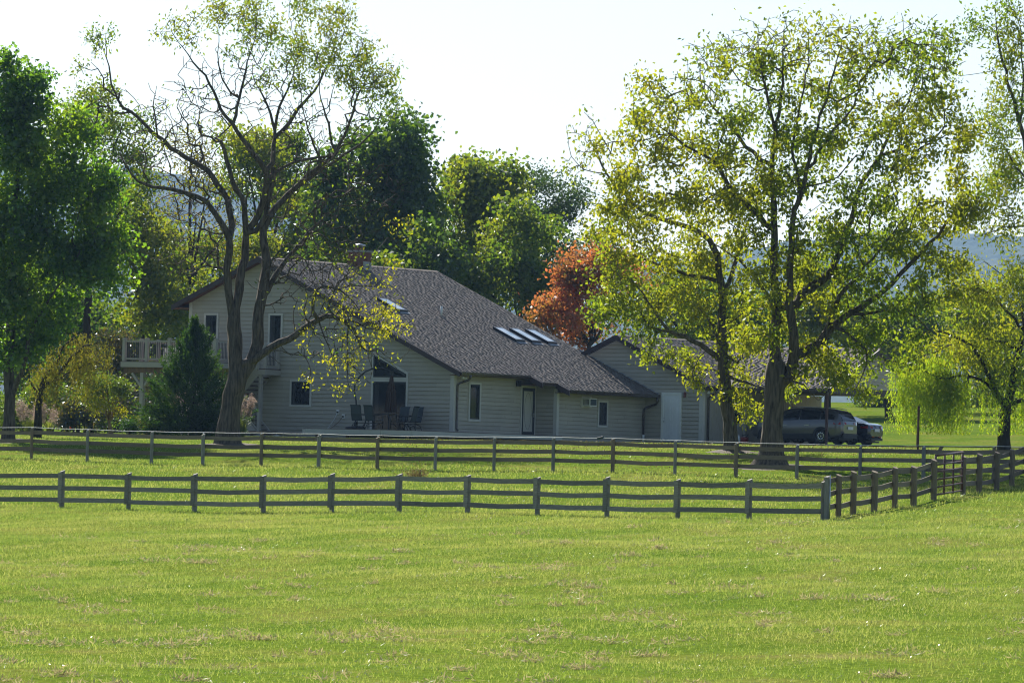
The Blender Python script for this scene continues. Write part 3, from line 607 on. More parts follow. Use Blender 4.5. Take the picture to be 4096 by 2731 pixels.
for i, (x, y, a, lab) in enumerate(((-3.0, -3.0, 8, 'dark sling patio chair at far left, its back to the viewer'), (-2.2, -3.0, -6, 'dark sling patio chair with its back to the viewer, below the umbrella'),
        (-2.35, -.95, 180, 'dark sling patio chair on house side of table, behind the umbrella'), (-1.55, -.95, 184, 'dark sling patio chair on house side of table, second from right'),
        (-1.1, -2.0, 100, 'dark sling patio chair seen in profile at right end of table'))):
    o = cp_ if i == 0 else copy_tree(cp_)
    o.location = hloc(x, y, DZ); o.rotation_euler = (0, 0, HRZ + math.radians(a))
    tag(o, lab, 'chair', 'sling chairs around the patio table')
um = empty('patio_umbrella', 'closed brown cantilever umbrella on a curved pole and round base', 'umbrella', loc=hloc(-4.0, -2.0, DZ), rz=HRZ)
MB().lathe([(.30, 0), (.45, .02), (.47, .08), (.42, .13), (.2, .15)], (0, 0, 0), 20).build('base', M['black'], um, True)
MB().tube([(0, 0, .14), (0, 0, .36)], [.1, .06], 10).build('base_sleeve', M['black'], um, True)
arc = [(0, 0, .3), (.03, 0, .9), (-.02, 0, 1.35), (-.12, 0, 1.75), (-.10, 0, 2.05), (.1, 0, 2.35), (.45, 0, 2.62), (.9, 0, 2.78), (1.4, 0, 2.80), (1.95, 0, 2.66)]
MB().tube(arc, .035, 10).build('pole', M['black'], um, True)
MB().box(1.89, 2.03, -.06, .06, 2.5, 2.68).build('hub', M['black'], um)
prof = [(.03, 0), (.08, -.08), (.10, -.3), (.17, -.55), (.15, -.62), (.2, -.72), (.2, -1.0), (.22, -1.3), (.25, -1.62), (.23, -1.68)]
mb = MB(); k = 28; V = []
for r, z in prof:
    for j in range(k):
        rr = r * (1 + .16 * (1 if j % 2 else -1) * min(1, -z + .1)); V.append((1.96 + rr * math.cos(2 * math.pi * j / k), rr * math.sin(2 * math.pi * j / k), 2.48 + z))
mb.add(V, [(i * k + j, i * k + (j + 1) % k, (i + 1) * k + (j + 1) % k, (i + 1) * k + j) for i in range(len(prof) - 1) for j in range(k)] + [tuple(range((len(prof) - 1) * k, len(prof) * k))])
mb.build('canopy', M['canvas'], um)

# ================================================================ raised deck, stairs, white chairs
rd = empty('raised_deck', 'taupe raised deck with black balusters and stairs against the gable wall', 'deck', mat=HM)
DX0, DX1, DY0, FZ = -16.15, -10.6, -4.0, 3.12
MB().box(DX0 + .03, DX1 - .03, DY0 + .03, -1.3, FZ - .2, FZ - .05).box(-16.1, -12.1, -1.29, -.05, FZ - .2, FZ - .05).build('joist_frame', M['rawwood'], rd)
y = DY0 - .02
while y < -.1:
    x1 = DX1 if y < -1.4 else -12.0
    MB().box(DX0, x1, y, y + .135, FZ - .048, FZ - .02).build('deck_plank', M['deckboard'], rd); y += .14
MB().box(DX0 - .02, DX1 + .02, DY0 - .035, DY0 - .0, FZ - .29, FZ - .05).build('fascia_board', M['decktrim'], rd)
MB().box(DX1 - .002, DX1 + .03, DY0 + .001, -1.3, FZ - .29, FZ - .05).build('fascia_board', M['decktrim'], rd)
MB().box(DX0 - .02, DX0 + .01, DY0 + .001, -.1, FZ - .29, FZ - .05).build('fascia_board', M['decktrim'], rd)
MB().box(DX0 + .05, DX1 - .1, DY0 + .12, DY0 + .24, FZ - .55, FZ - .3).build('beam', M['rawwood'], rd)
for px_, py_ in ((-15.0, DY0 + .18), (-11.2, DY0 + .18), (-15.0, -.9)):
    MB().box(px_ - .1, px_ + .1, py_ - .1, py_ + .1, -.6, FZ - .551).build('support_post', M['decktrim'], rd)
for s_ in (-1, 1): MB().bar((-15.0 + s_ * .08, DY0 + .18, 1.95), (-15.0 + s_ * .62, DY0 + .18, FZ - .56), .11).build('knee_brace', M['decktrim'], rd)
def railing(p0, p1, z0, z1, n, ends=(True, True), parent=rd):
    """rail between two floor points; z0,z1 floor heights at the ends; n bays"""
    a = Vector((p0[0], p0[1], z0)); b = Vector((p1[0], p1[1], z1)); L = (b - a).length
    for i in range(n + 1):
        if (i == 0 and not ends[0]) or (i == n and not ends[1]): continue
        q = a.lerp(b, i / n)
        po = MB().box(q.x - .075, q.x + .075, q.y - .075, q.y + .075, q.z - .05, q.z + 1.02).build('rail_post', M['decktrim'], parent)
        MB().box(q.x - .095, q.x + .095, q.y - .095, q.y + .095, q.z + 1.021, q.z + 1.06).box(q.x - .06, q.x + .06, q.y - .06, q.y + .06, q.z + 1.06, q.z + 1.085).build('post_cap', M['decktrim'], po)
    for i in range(n):
        q, r = a.lerp(b, i / n), a.lerp(b, (i + 1) / n); d = (r - q).normalized(); q2, r2 = q + d * .08, r - d * .08
        for h, w in ((.93, .07), (.12, .06)): MB().bar(q2 + Vector((0, 0, h)), r2 + Vector((0, 0, h)), .085 if h > .5 else .05, w).build('rail', M['decktrim'], parent)
        m = max(2, int((r2 - q2).length / .105)); 
        for j in range(1, m):
            e = q2.lerp(r2, j / m); MB().box(e.x - .01, e.x + .01, e.y - .01, e.y + .01, e.z + .145, e.z + .9).build('baluster', M['black'], parent)
railing((DX0 + .1, DY0 + .08), (DX1 - .1, DY0 + .08), FZ - .02, FZ - .02, 4)
railing((DX1 - .08, DY0 + .08), (DX1 - .08, -2.35), FZ - .02, FZ - .02, 1, (False, True))
railing((DX0 + .1, DY0 + .08), (DX0 + .1, -.2), FZ - .02, FZ - .02, 3, (False, True))
LZ = 2.9
MB().box(-10.3, -9.9, -1.2, -.05, LZ - .05, LZ).build('landing', M['deckboard'], rd)
MB().box(-10.3, -9.88, -1.235, -1.201, LZ - .29, LZ - .052).box(-9.899, -9.865, -1.2, -.05, LZ - .29, LZ - .052).build('fascia_board', M['decktrim'], rd)
MB().box(-10.28, -10.13, -1.18, -1.03, -.5, LZ - .051).build('support_post', M['decktrim'], rd)
railing((-9.98, -1.1), (-9.98, -.2), LZ, LZ, 1)
def flight(x0, z0, x1, z1, ya, yb, n):
    for i in range(n):
        t = (i + .5) / n; x = x0 + (x1 - x0) * t; z = z0 + (z1 - z0) * (i + 1) / n
        MB().box(x - .15, x + .15, ya + .05, yb - .05, z - .04, z).build('tread', M['deckboard'], rd)
    for yy in (ya, yb): MB().bar((x0, yy, z0 - .12), (x1, yy, z1 - .12), .05, .3).build('stringer', M['decktrim'], rd)
flight(-10.31, LZ, -11.9, 1.35, -1.17, -.12, 8); flight(-10.9, 1.35, -9.4, -.1, -2.3, -1.3, 7)
MB().box(-12.9, -11.91, -2.3, -.1, 1.28, 1.35).box(-11.909, -10.91, -2.3, -1.3, 1.28, 1.35).build('landing', M['deckboard'], rd)
MB().box(-12.85, -12.7, -2.2, -2.05, -.4, 1.275).build('support_post', M['decktrim'], rd)
railing((-10.32, -1.2), (-11.9, -1.2), LZ, 1.35, 1); railing((-10.95, -2.32), (-9.3, -2.32), 1.35, -.1, 1)
def lounge():
    c = empty('deck_chair')
    for s_ in (-1, 1):
        MB().bar((s_ * .28, -.3, 0), (s_ * .28, -.25, .62), .05, .09).build('leg', M['plastic'], c); MB().bar((s_ * .28, .35, 0), (s_ * .28, .3, .62), .05, .09).build('leg', M['plastic'], c)
        MB().box(s_ * .29 - .06, s_ * .29 + .06, -.38, .42, .62, .65).build('armrest', M['plastic'], c)
    for i in range(5): MB().box(-.26, .26, -.25 + i * .12, -.15 + i * .12, .40 + i * .012, .425 + i * .012).build('seat_slat', M['plastic'], c)
    for i in range(5): MB().bar((-.21 + i * .105, -.24, .42), (-.21 + i * .105, -.45, .98), .085, .02).build('back_slat', M['plastic'], c)
    return c
lc = lounge()
for i, (x, y, a, lab) in enumerate(((-14.25, -2.6, 115, 'white resin armchair on the raised deck, left of the middle rail post'), (-13.6, -1.7, 150, 'white resin armchair at back of raised deck between two others'), (-12.7, -2.7, 250, 'white resin armchair on the raised deck beside the juniper'))):
    o = lc if i == 0 else copy_tree(lc); o.location = hloc(x, y, FZ - .018); o.rotation_euler = (0, 0, HRZ + math.radians(a)); tag(o, lab, 'chair', 'white chairs on the raised deck')

# ================================================================ fences
def line_pt(xv, S, yv=1050):
    r = ray(xv * K, yv * K); t = S / (r[0] * VV[0] + r[1] * VV[1]); return r[0] * t, r[1] * t
class Frame:      # local frame with x along a fence, y away from the camera side
    def __init__(s, P, Q):
        s.P = np.array([P[0], P[1]]); d = np.array([Q[0], Q[1]]) - s.P; s.d = d / np.linalg.norm(d); s.n = np.array([-s.d[1], s.d[0]])
        s.z = float(ground(*P)); s.rz = math.atan2(s.d[1], s.d[0])
    def to(s, p): q = np.array([p[0], p[1]]) - s.P; return q @ s.d, q @ s.n
    def g(s, a, b=0.0): p = s.P + s.d * a + s.n * b; return float(ground(p[0], p[1])) - s.z
def fence(name, label, pts, boards, post_h, side, mats, post_r, batten=False, square=False, skip=(), bw=.135, hvar=.03):
    fr = Frame(pts[0], pts[-1]); f = empty(name, label, 'fence', loc=(pts[0][0], pts[0][1], fr.z), rz=fr.rz)
    A = [fr.to(p) for p in pts]; G = [fr.g(a, b) for a, b in A]
    for i, (a, b) in enumerate(A):
        h = post_h + random.uniform(-hvar, hvar); z = G[i]; pm = M[mats[1][i % len(mats[1])]] if not isinstance(mats[1], str) else M[mats[1]]
        lean = random.uniform(-.012, .012)
        if square: MB().hexa([(a - post_r, b - post_r, z - .4), (a + post_r, b - post_r, z - .4), (a + post_r, b + post_r, z - .4), (a - post_r, b + post_r, z - .4), (a - post_r + lean, b - post_r, z + h - .01), (a + post_r + lean, b - post_r, z + h - .02), (a + post_r + lean, b + post_r, z + h + .015), (a - post_r + lean, b + post_r, z + h + .02)]).build('post', pm, f)
        else:
            k = 10; rr = post_r * random.uniform(.9, 1.12); V = [(a + rr * math.cos(2 * math.pi * j / k) + t * lean, b + rr * math.sin(2 * math.pi * j / k), z + (h + .35 * rr * math.sin(2 * math.pi * j / k) + .2 * rr * math.cos(2 * math.pi * j / k) if t else -.4)) for t in (0, 1) for j in range(k)]
            MB().add(V, [(j, (j + 1) % k, k + (j + 1) % k, k + j) for j in range(k)] + [tuple(range(k, 2 * k))]).build('post', pm, f)
        if batten and i < len(A) - 1: MB().box(a - .068, a + .062, b + side * (post_r + .052), b + side * (post_r + .028), z + .15 + random.uniform(-.03, .03), z + post_h - .03).build('batten', M[mats[0]], f)
    for i in range(len(A) - 1):
        if i in skip: continue
        (a0, b0), (a1, b1) = A[i], A[i + 1]; o0, o1 = side * (post_r + .003), side * (post_r + .027)
        ov = .0 if batten else 0.0
        for h in boards:
            j0, j1 = random.uniform(-.012, .012), random.uniform(-.012, .012); w = bw + random.uniform(-.008, .006); gp_ = .004
            zs = [G[i] + h + j0, G[i + 1] + h + j1]; zm = (zs[0] + zs[1]) / 2 - random.uniform(-.01, .035); am, bm = (a0 + a1) / 2, (b0 + b1) / 2
            V = []
            for (a, b, z) in ((a0 + gp_, b0, zs[0]), (am, bm, zm), (a1 - gp_, b1, zs[1])): V += [(a, b + o0, z), (a, b + o1, z), (a, b + o1, z + w), (a, b + o0, z + w)]
            fs = [(3, 2, 1, 0), (8, 9, 10, 11)] + [(s * 4 + j, s * 4 + (j + 1) % 4, s * 4 + 4 + (j + 1) % 4, s * 4 + 4 + j) for s in range(2) for j in range(4)]
            MB().add(V, fs).build('rail', M[mats[0]], f)
    return f, fr, A, G
near_x = [-163, -8, 145, 298, 450, 608, 765, 920, 1077, 1237, 1397, 1560, 1724, 1893]
near_pts = [line_pt(x, 129.0) for x in near_x]
fence('board_fence', 'weathered grey three board fence across the near pasture', near_pts, (.17, .52, .87), 1.06, -1, ('fence_grey', 'post_grey'), .072, True)
far_x = [-190, -60, 72, 200, 348, 466, 600, 732, 867, 1000, 1135, 1271, 1408, 1551, 1691, 1831, 1976, 2122, 2283, 2440]
far_pts = [line_pt(x, 154.2) for x in far_x]
ff, ffr, fA, fG = fence('board_fence', 'brown three board fence with white rope on top, below the house lawn', far_pts, (.30, .585, .875), 1.08, 1, ('fence_brown', ['post_brown', 'post_grey', 'post_brown', 'post_grey', 'post_grey', 'post_grey']), .06, False)
rp = []
for i in range(len(fA) - 1):
    for t in (0, .5):
        a = fA[i][0] + (fA[i + 1][0] - fA[i][0]) * t; b = fA[i][1] + (fA[i + 1][1] - fA[i][1]) * t; rp.append((a, b, fG[i] + (fG[i + 1] - fG[i]) * t + 1.125 - (.015 if t else 0)))
    MB().lathe([(.02, 0), (.028, .02), (.015, .05)], (fA[i][0], fA[i][1], fG[i] + 1.07), 8).build('insulator', M['white'], ff)
MB().tube(rp, .009, 5).build('rope', M['wire'], ff, True)
MB().tube([(fA[11][0] + 1.75, fA[11][1], fG[11] + 1.10), (fA[11][0] + 1.98, fA[11][1], fG[11] + 1.14)], [.035, .05], 8).build('rope_tensioner', M['bluish'], ff)
# run going away on the right, with the gate
c1 = np.array(near_pts[-1]); q = vat(2325, 1075, 176.0); c2 = q[:2]
def run_pt(xv):
    r = ray(xv * K, 1075 * K); d = c2 - c1; A = np.array([[r[0], -d[0]], [r[1], -d[1]]]); t = np.linalg.solve(A, c1)[1]; p = c1 + d * t; return p[0], p[1]
runA = [run_pt(x) for x in (1900, 1928, 1962, 2010, 2057, 2100, 2146)]; runB = [run_pt(x) for x in (2213, 2250, 2290, 2325, 2362)]
fence('paddock_fence', 'brown board fence run leading away from corner post to the red gate', runA, (.22, .58, .93), 1.13, 1, ('fence_brown', 'post_brown'), .085, False)
fence('paddock_fence', 'brown board fence run beyond the red gate at right edge', runB, (.22, .58, .93), 1.13, 1, ('fence_brown', 'post_brown'), .085, False)
cpz_ = float(ground(*near_pts[-1])); cf = empty('corner_post', 'tall grey square corner post joining the two fences', 'post', loc=(near_pts[-1][0], near_pts[-1][1], cpz_), rz=HRZ)
MB().hexa([(.075, -.07, -.4), (.17, -.07, -.4), (.17, .06, -.4), (.075, .06, -.4), (.075, -.07, 1.17), (.17, -.07, 1.15), (.17, .06, 1.2), (.075, .06, 1.2)]).build('post_body', M['post_grey'], cf)
MB().tube([(.21, .0, -.2), (.21, .0, 1.22)], .015, 6).build('steel_rod', M['metal'], cf, True)
# gate
g0, g1 = np.array(runA[-1]), np.array(runB[0]); gfr = Frame(g0, g1); GL = float(np.linalg.norm(g1 - g0)) - .3
gt = empty('tube_gate', 'dark red tubular steel farm gate in the paddock fence', 'gate', loc=(g0[0] + gfr.d[0] * .15, g0[1] + gfr.d[1] * .15, gfr.z), rz=gfr.rz)
gz = lambda a: gfr.g(a + .15); hs = (.13, .35, .57, .8, 1.0, 1.27)
for i, h in enumerate(hs): MB().tube([(0, 0, gz(0) + h), (GL, 0, gz(GL) + h)], .027 if i < 5 else .033, 8).build('gate_bar', M['gate'], gt, True)
for a in (.0, GL * .33, GL * .66, GL): MB().tube([(a, 0, gz(a) + .1), (a, 0, gz(a) + (1.27 if a in (0., GL) else 1.26))], .033 if a in (0., GL) else .03, 8).build('gate_upright', M['gate'], gt, True)

# ================================================================ cars
def wheel(parent, x, y, r, wd, side, spokes):
    w = empty('wheel'); w.parent = parent; w.location = (x, y, r)
    k = 28; prof = [(r * .70, -wd / 2), (r * .93, -wd / 2), (r, -wd * .36), (r, wd * .36), (r * .93, wd / 2), (r * .70, wd / 2), (r * .68, 0)]
    V = [(q * math.cos(2 * math.pi * j / k), t, q * math.sin(2 * math.pi * j / k)) for q, t in prof for j in range(k)]; n = len(prof)
    MB().add(V, [(i * k + j, i * k + (j + 1) % k, ((i + 1) % n) * k + (j + 1) % k, ((i + 1) % n) * k + j) for i in range(n) for j in range(k)]).build('tyre', M['tyre'], w, True)
    yo = side * (wd / 2 - .03); rm = MB(); rr = r * .71
    for s in range(spokes):
        a = 2 * math.pi * s / spokes
        for da in (-.07, .07):
            p = [(.12 * rr * math.cos(a + da), yo, .12 * rr * math.sin(a + da)), (.55 * rr * math.cos(a + .12 + da * 1.6), yo + side * .012, .55 * rr * math.sin(a + .12 + da * 1.6)), (.98 * rr * math.cos(a + .42 + da * 1.9), yo, .98 * rr * math.sin(a + .42 + da * 1.9))]
            rm.bar(p[0], p[1], .024, .02, (0, 1, 0)); rm.bar(p[1], p[2], .026, .02, (0, 1, 0))
    rm.tube([(rr * math.cos(t), yo, rr * math.sin(t)) for t in np.linspace(0, 2 * math.pi, 33)], .014, 6, False)
    rm.tube([(0, yo - .01, 0), (0, yo + side * .02, 0)], rr * .16, 10); rm.build('rim', M['rim'], w)
    MB().tube([(0, -side * wd * .3, 0), (0, yo - side * .035, 0)], rr * .98, 20).build('brake_disc', M['black'], w)
def car(name, label, st, paint_m, wb, r, track, side_win, rear_win, heading, rl_world, spokes, suv):
    """st stations (x,zbot,zbelt,ztop,w,wtop); origin under the centre; rl_world = rear-left tyre contact"""
    ax_r = wb[0]; R = Matrix.Rotation(heading, 3, 'Z'); o = Vector(rl_world) - R @ Vector((ax_r, track, 0))
    c = empty(name, label, 'car', loc=o, rz=heading); S = np.array(st, float)
    def ring(x):
        zb, zl, zt, w, wt = [np.interp(x, S[:, 0], S[:, i]) for i in range(1, 6)]
        return [(0, zb), (.8 * w, zb), (.965 * w, zb + .07), (w, zb + (zl - zb) * .4), (.992 * w, zb + (zl - zb) * .72), (.955 * w, zl), (wt + (.955 * w - wt) * .12, zt - (zt - zl) * .12), (wt * .9, zt - .012), (wt * .55, zt), (0, zt)]
    xs = sorted(set(list(S[:, 0]) + list(np.linspace(S[0, 0], S[-1, 0], 30)))); V = []; m = 10
    for x in xs:
        h = ring(x); V += [(x, y, z) for y, z in h] + [(x, -y, z) for y, z in h[1:-1][::-1]]
    k = 18; Fc = [(i * k + j, i * k + (j + 1) % k, (i + 1) * k + (j + 1) % k, (i + 1) * k + j) for i in range(len(xs) - 1) for j in range(k)] + [tuple(range(k)), tuple(range((len(xs) - 1) * k, len(xs) * k))[::-1]]
    b = MB().add(V, Fc).build('body', paint_m, c, True)
    md = b.modifiers.new('edge', 'EDGE_SPLIT'); md.split_angle = math.radians(38)
    for s in (1, -1):
        def P(x, t, off=.008):
            h = ring(x); y = h[5][0] + (h[6][0] - h[5][0]) * t; z = h[5][1] + (h[6][1] - h[5][1]) * t; return (x, s * (y + off), z + off * .3)
        for (xa, xb, ta, tb_) in side_win:      # ta,tb: glass height fraction at each end
            mb = MB(); n = 8; pts = []
            for i in range(n + 1):
                x = xa + (xb - xa) * i / n; pts.append((P(x, .05), P(x, ta + (tb_ - ta) * i / n)))
            for i in range(n): mb.hexa([pts[i][0], pts[i + 1][0], pts[i + 1][1], pts[i][1]] + [(q[0], q[1] + s * .006, q[2]) for q in (pts[i][0], pts[i + 1][0], pts[i + 1][1], pts[i][1])])
            mb.build('side_window', M['carglass'], c)
        for hx_ in (-.62, .55) if suv else (-.5, .5):
            hr = ring(hx_); MB().box(hx_ - .12, hx_ + .12, s * (hr[4][0] + .0) - .012, s * (hr[4][0] + .0) + .028 * s + (.0), hr[4][1] - .015, hr[4][1] + .02).build('door_handle', M['rim'], c)
        MB().extrude([(.95, s * (ring(.95)[5][0] - .02), ring(.95)[5][1]), (1.12, s * (ring(.95)[5][0] + .2), ring(.95)[5][1] + .02), (1.12, s * (ring(.95)[5][0] + .2), ring(.95)[5][1] + .15), (.98, s * (ring(.95)[5][0] + .18), ring(.95)[5][1] + .17)], (-.1, 0, 0)).build('wing_mirror', paint_m, c)
        for wx in wb:
            yw = ring(wx)[3][0]
            arc = [(wx + (r + .075) * math.cos(t), s * (yw - .01), r + (r + .075) * math.sin(t)) for t in np.linspace(-.25, math.pi + .25, 22)]
            MB().extrude(arc, (0, s * .018, 0)).build('wheel_arch', M['clad'], c)
            wheel(c, wx, s * (yw - .105), r, .25, s, spokes)
        zb0 = S[:, 1].min()
        MB().box(wb[0] + r + .06, wb[1] - r - .06, s * (ring(0)[3][0] - .06), s * (ring(0)[3][0] + .006), zb0 - .02, zb0 + (.2 if suv else .08)).build('sill', M['clad'], c)
        # tail lamp wraps the corner
        x0 = S[0, 0]; zl = .98 if suv else .86
        MB().hexa([(x0 + .42, s * (ring(x0 + .42)[4][0] + .01), zl - .04), (x0 + .08, s * (ring(x0 + .1)[4][0] + .012), zl - .06), (x0 - .012, s * .42, zl - .05), (x0 + .1, s * .42, zl - .05), (x0 + .42, s * (ring(x0 + .42)[5][0] + .012), zl + .05), (x0 + .1, s * (ring(x0 + .1)[5][0] + .012), zl + .06), (x0 + .0, s * .42, zl + .06), (x0 + .12, s * .42, zl + .06)]).build('tail_lamp', M['redlamp'] if s > 0 or suv else M['amber'], c)
        MB().box(x0 + .0, x0 + .05, s * .35 - .12, s * .35 + .12, .40, .44).build('reflector', M['redlamp'], c)
        MB().box(x0 + .03, x0 + .12, s * .5 - .13, s * .5 + .13, .30, .36).build('exhaust_tip', M['rim'], c)
    (xa, za, ya), (xb_, zb_, yb2) = rear_win
    MB().extrude([(xa - .012, -ya, za), (xa - .012, ya, za), (xb_ - .012, yb2, zb_), (xb_ - .012, -yb2, zb_)], (-.01, 0, .006)).build('rear_window', M['carglass'], c)
    x0 = S[0, 0]
    MB().box(x0 - .03, x0 - .012, -.26, .26, .70 if suv else .66, .84 if suv else .80).build('licence_plate', M['plate'], c)
    MB().box(x0 - .02, x0 + .25, -.72 if suv else -.6, .72 if suv else .6, .30 if suv else .24, .50 if suv else .36).build('bumper', M['clad'], c)
    MB().box(x0 + .2, S[-1, 0] - .3, -.7, .7, S[:, 1].min() - .06, S[:, 1].min() + .02).build('underbody', M['clad'], c)
    if suv:
        for s in (1, -1): MB().tube([(-1.9, s * .6, 1.64), (-1.5, s * .62, 1.70), (0, s * .62, 1.72), (.4, s * .6, 1.69)], .018, 6).build('roof_rail', M['rim'], c, True)
    return c
suv_st = [(-2.40, .52, .90, .93, .70, .60), (-2.33, .40, 1.03, 1.12, .85, .72), (-2.17, .33, 1.10, 1.42, .93, .69), (-1.95, .30, 1.13, 1.58, .955, .66), (-1.5, .28, 1.14, 1.655, .965, .64), (-.5, .27, 1.10, 1.69, .965, .65), (.3, .27, 1.07, 1.67, .965, .65), (.75, .27, 1.05, 1.54, .965, .68), (1.15, .27, 1.03, 1.26, .96, .74), (1.4, .27, 1.02, 1.10, .955, .80), (2.0, .28, .97, 1.03, .94, .78), (2.28, .33, .86, .93, .86, .70), (2.42, .42, .72, .76, .70, .6)]
sw = h2w(9.28, 16.45); swz = float(ground(sw[0], sw[1])) + .065
car('parked_suv', 'warm silver suv parked under the carport behind the big tree', suv_st, M['suv'], (-1.36, 1.49), .37, .85, [(-2.0, -1.32, .55, .86), (-1.24, -.22, .9, .93), (-.14, .98, .93, .35)], ((-2.34, 1.12, .68), (-2.08, 1.5, .62)), math.radians(150), (sw[0], sw[1], swz), 10, True)
sed_st = [(-2.32, .44, .74, .77, .66, .56), (-2.24, .33, .90, .98, .82, .7), (-2.0, .25, .94, 1.06, .89, .75), (-1.55, .22, .95, 1.09, .905, .74), (-.85, .21, .95, 1.37, .91, .58), (-.2, .2, .93, 1.43, .91, .57), (.3, .2, .91, 1.41, .91, .57), (.95, .2, .9, 1.13, .91, .66), (1.2, .2, .88, .99, .9, .74), (1.9, .22, .8, .86, .88, .72), (2.2, .28, .68, .73, .8, .66), (2.34, .36, .58, .62, .65, .55)]
se = at(3000 + 1352 / 3.336, 1350 + 1452 / 3.336, 268.5); sez = float(ground(se[0], se[1])) + .065
car('parked_sedan', 'dark navy sedan parked on the far side of the silver suv', sed_st, M['navy'], (-1.4, 1.41), .33, .80, [(-1.35, -.55, .2, .9), (-.48, .3, .92, .92), (.36, .85, .92, .4)], ((-1.53, 1.10, .68), (-.9, 1.36, .55)), math.radians(150), (se[0], se[1], sez), 5, False)

# ================================================================ vegetation machinery
def unit(a): return a / (np.linalg.norm(a, axis=-1, keepdims=True) + 1e-9)
def leaf_quads(P, L, W, droop=.4, up=None, var=.35, out=None):
    n = len(P); ax = rng.normal(size=(n, 3)); ax[:, 2] -= droop
    if out is not None: ax += out
    ax = unit(ax); sd = unit(np.cross(ax, rng.normal(size=(n, 3)))); s = 1 + var * (rng.random(n)[:, None] * 2 - 1)
    l, w = L * s, W * s; nr = np.cross(ax, sd) * (w * .25)
    v = np.stack([P, P + ax * l * .45 + sd * w * .5 + nr, P + ax * l, P + ax * l * .45 - sd * w * .5 + nr], 1).reshape(-1, 3)
    return v, np.arange(n * 4).reshape(-1, 4)
def resample(pts, rad, step):
    pts = np.asarray(pts, float); d = np.r_[0, np.cumsum(np.linalg.norm(np.diff(pts, axis=0), axis=1))]; n = max(2, int(d[-1] / step) + 1)
    # smooth (Catmull-like) by chord param cubic through numpy interp of slightly smoothed control points
    t = np.linspace(0, d[-1], n); q = np.stack([np.interp(t, d, pts[:, i]) for i in range(3)], 1)
    if n > 6:
        k = np.array([.25, .5, .25])
        for _ in range(2): q[1:-1] = q[:-2] * .25 + q[1:-1] * .5 + q[2:] * .25
    return q, np.interp(t, d, rad)
def grow(limbs, tips, bf=.3, seg=.6, rt=.007, wig=.1, arch=.06, trunk_pen=1.2):
    """limbs: list of (pts,radii). Returns pos,parent,radius arrays"""
    pos = []; par = []; pre = []
    for li, (pts, rad) in enumerate(limbs):
        q, r = resample(pts, rad, .35)
        if len(q) > 4:
            w = np.cumsum(rng.normal(size=q.shape) * .035, 0); w -= np.linspace(0, 1, len(q))[:, None] * w[-1]; q = q + w * np.minimum(1, .12 / np.maximum(r, .02))[:, None] + rng.normal(size=q.shape) * .012
        if li == 0: p0 = -1
        else:
            A = np.array(pos); p0 = int(np.argmin(np.linalg.norm(A - q[0], axis=1))); q = q[1:]; r = r[1:]
        for a, b in zip(q, r): pos.append(a); par.append(p0); pre.append(b); p0 = len(pos) - 1
    n0 = len(pos); N = n0 + len(tips) * 22 + 10
    PO = np.zeros((N, 3)); PA = np.full(N, -1); PR = np.zeros(N); PL = np.zeros(N); PO[:n0] = pos; PA[:n0] = par; PR[:n0] = pre
    for i in range(1, n0): PL[i] = PL[PA[i]] + np.linalg.norm(PO[i] - PO[PA[i]])
    pen = np.zeros(N); rmax = PR[:n0].max(); pen[:n0] = np.where(PR[:n0] > rmax * .55, trunk_pen, 0)
    first = np.min(np.linalg.norm(PO[:n0, None] - tips[None], axis=2), axis=0) if len(tips) * n0 < 3e6 else np.linalg.norm(tips - PO[n0 - 1], axis=1)
    n = n0
    for ti in np.argsort(first):
        T = tips[ti]; d = np.linalg.norm(PO[:n] - T, axis=1); i = int(np.argmin(d + bf * PL[:n] + pen[:n])); L = d[i]
        m = min(20, max(1, int(math.ceil(L / seg)))); o = rng.normal(size=3) * wig * L; o[2] += arch * L; p = i
        for j in range(1, m + 1):
            t = j / m; PO[n] = PO[i] * (1 - t) + T * t + o * (4 * t * (1 - t)) * .5 + (rng.normal(size=3) * wig * .25 * seg if j < m else 0)
            PA[n] = p; PL[n] = PL[p] + L / m; p = n; n += 1
    PO, PA, PR = PO[:n], PA[:n], PR[:n]; acc = np.zeros(n); e = 2.3; has = np.zeros(n, bool); has[PA[1:][PA[1:] >= 0]] = True
    acc[~has] = rt ** e
    for i in range(n - 1, 0, -1):
        if PA[i] >= 0: acc[PA[i]] += acc[i]
    r = acc ** (1 / e); r[:n0] = PR[:n0]
    for i in range(n0, n): r[i] = min(r[i], r[PA[i]] * .75 if PA[i] < n0 else r[PA[i]])
    return PO, PA, r
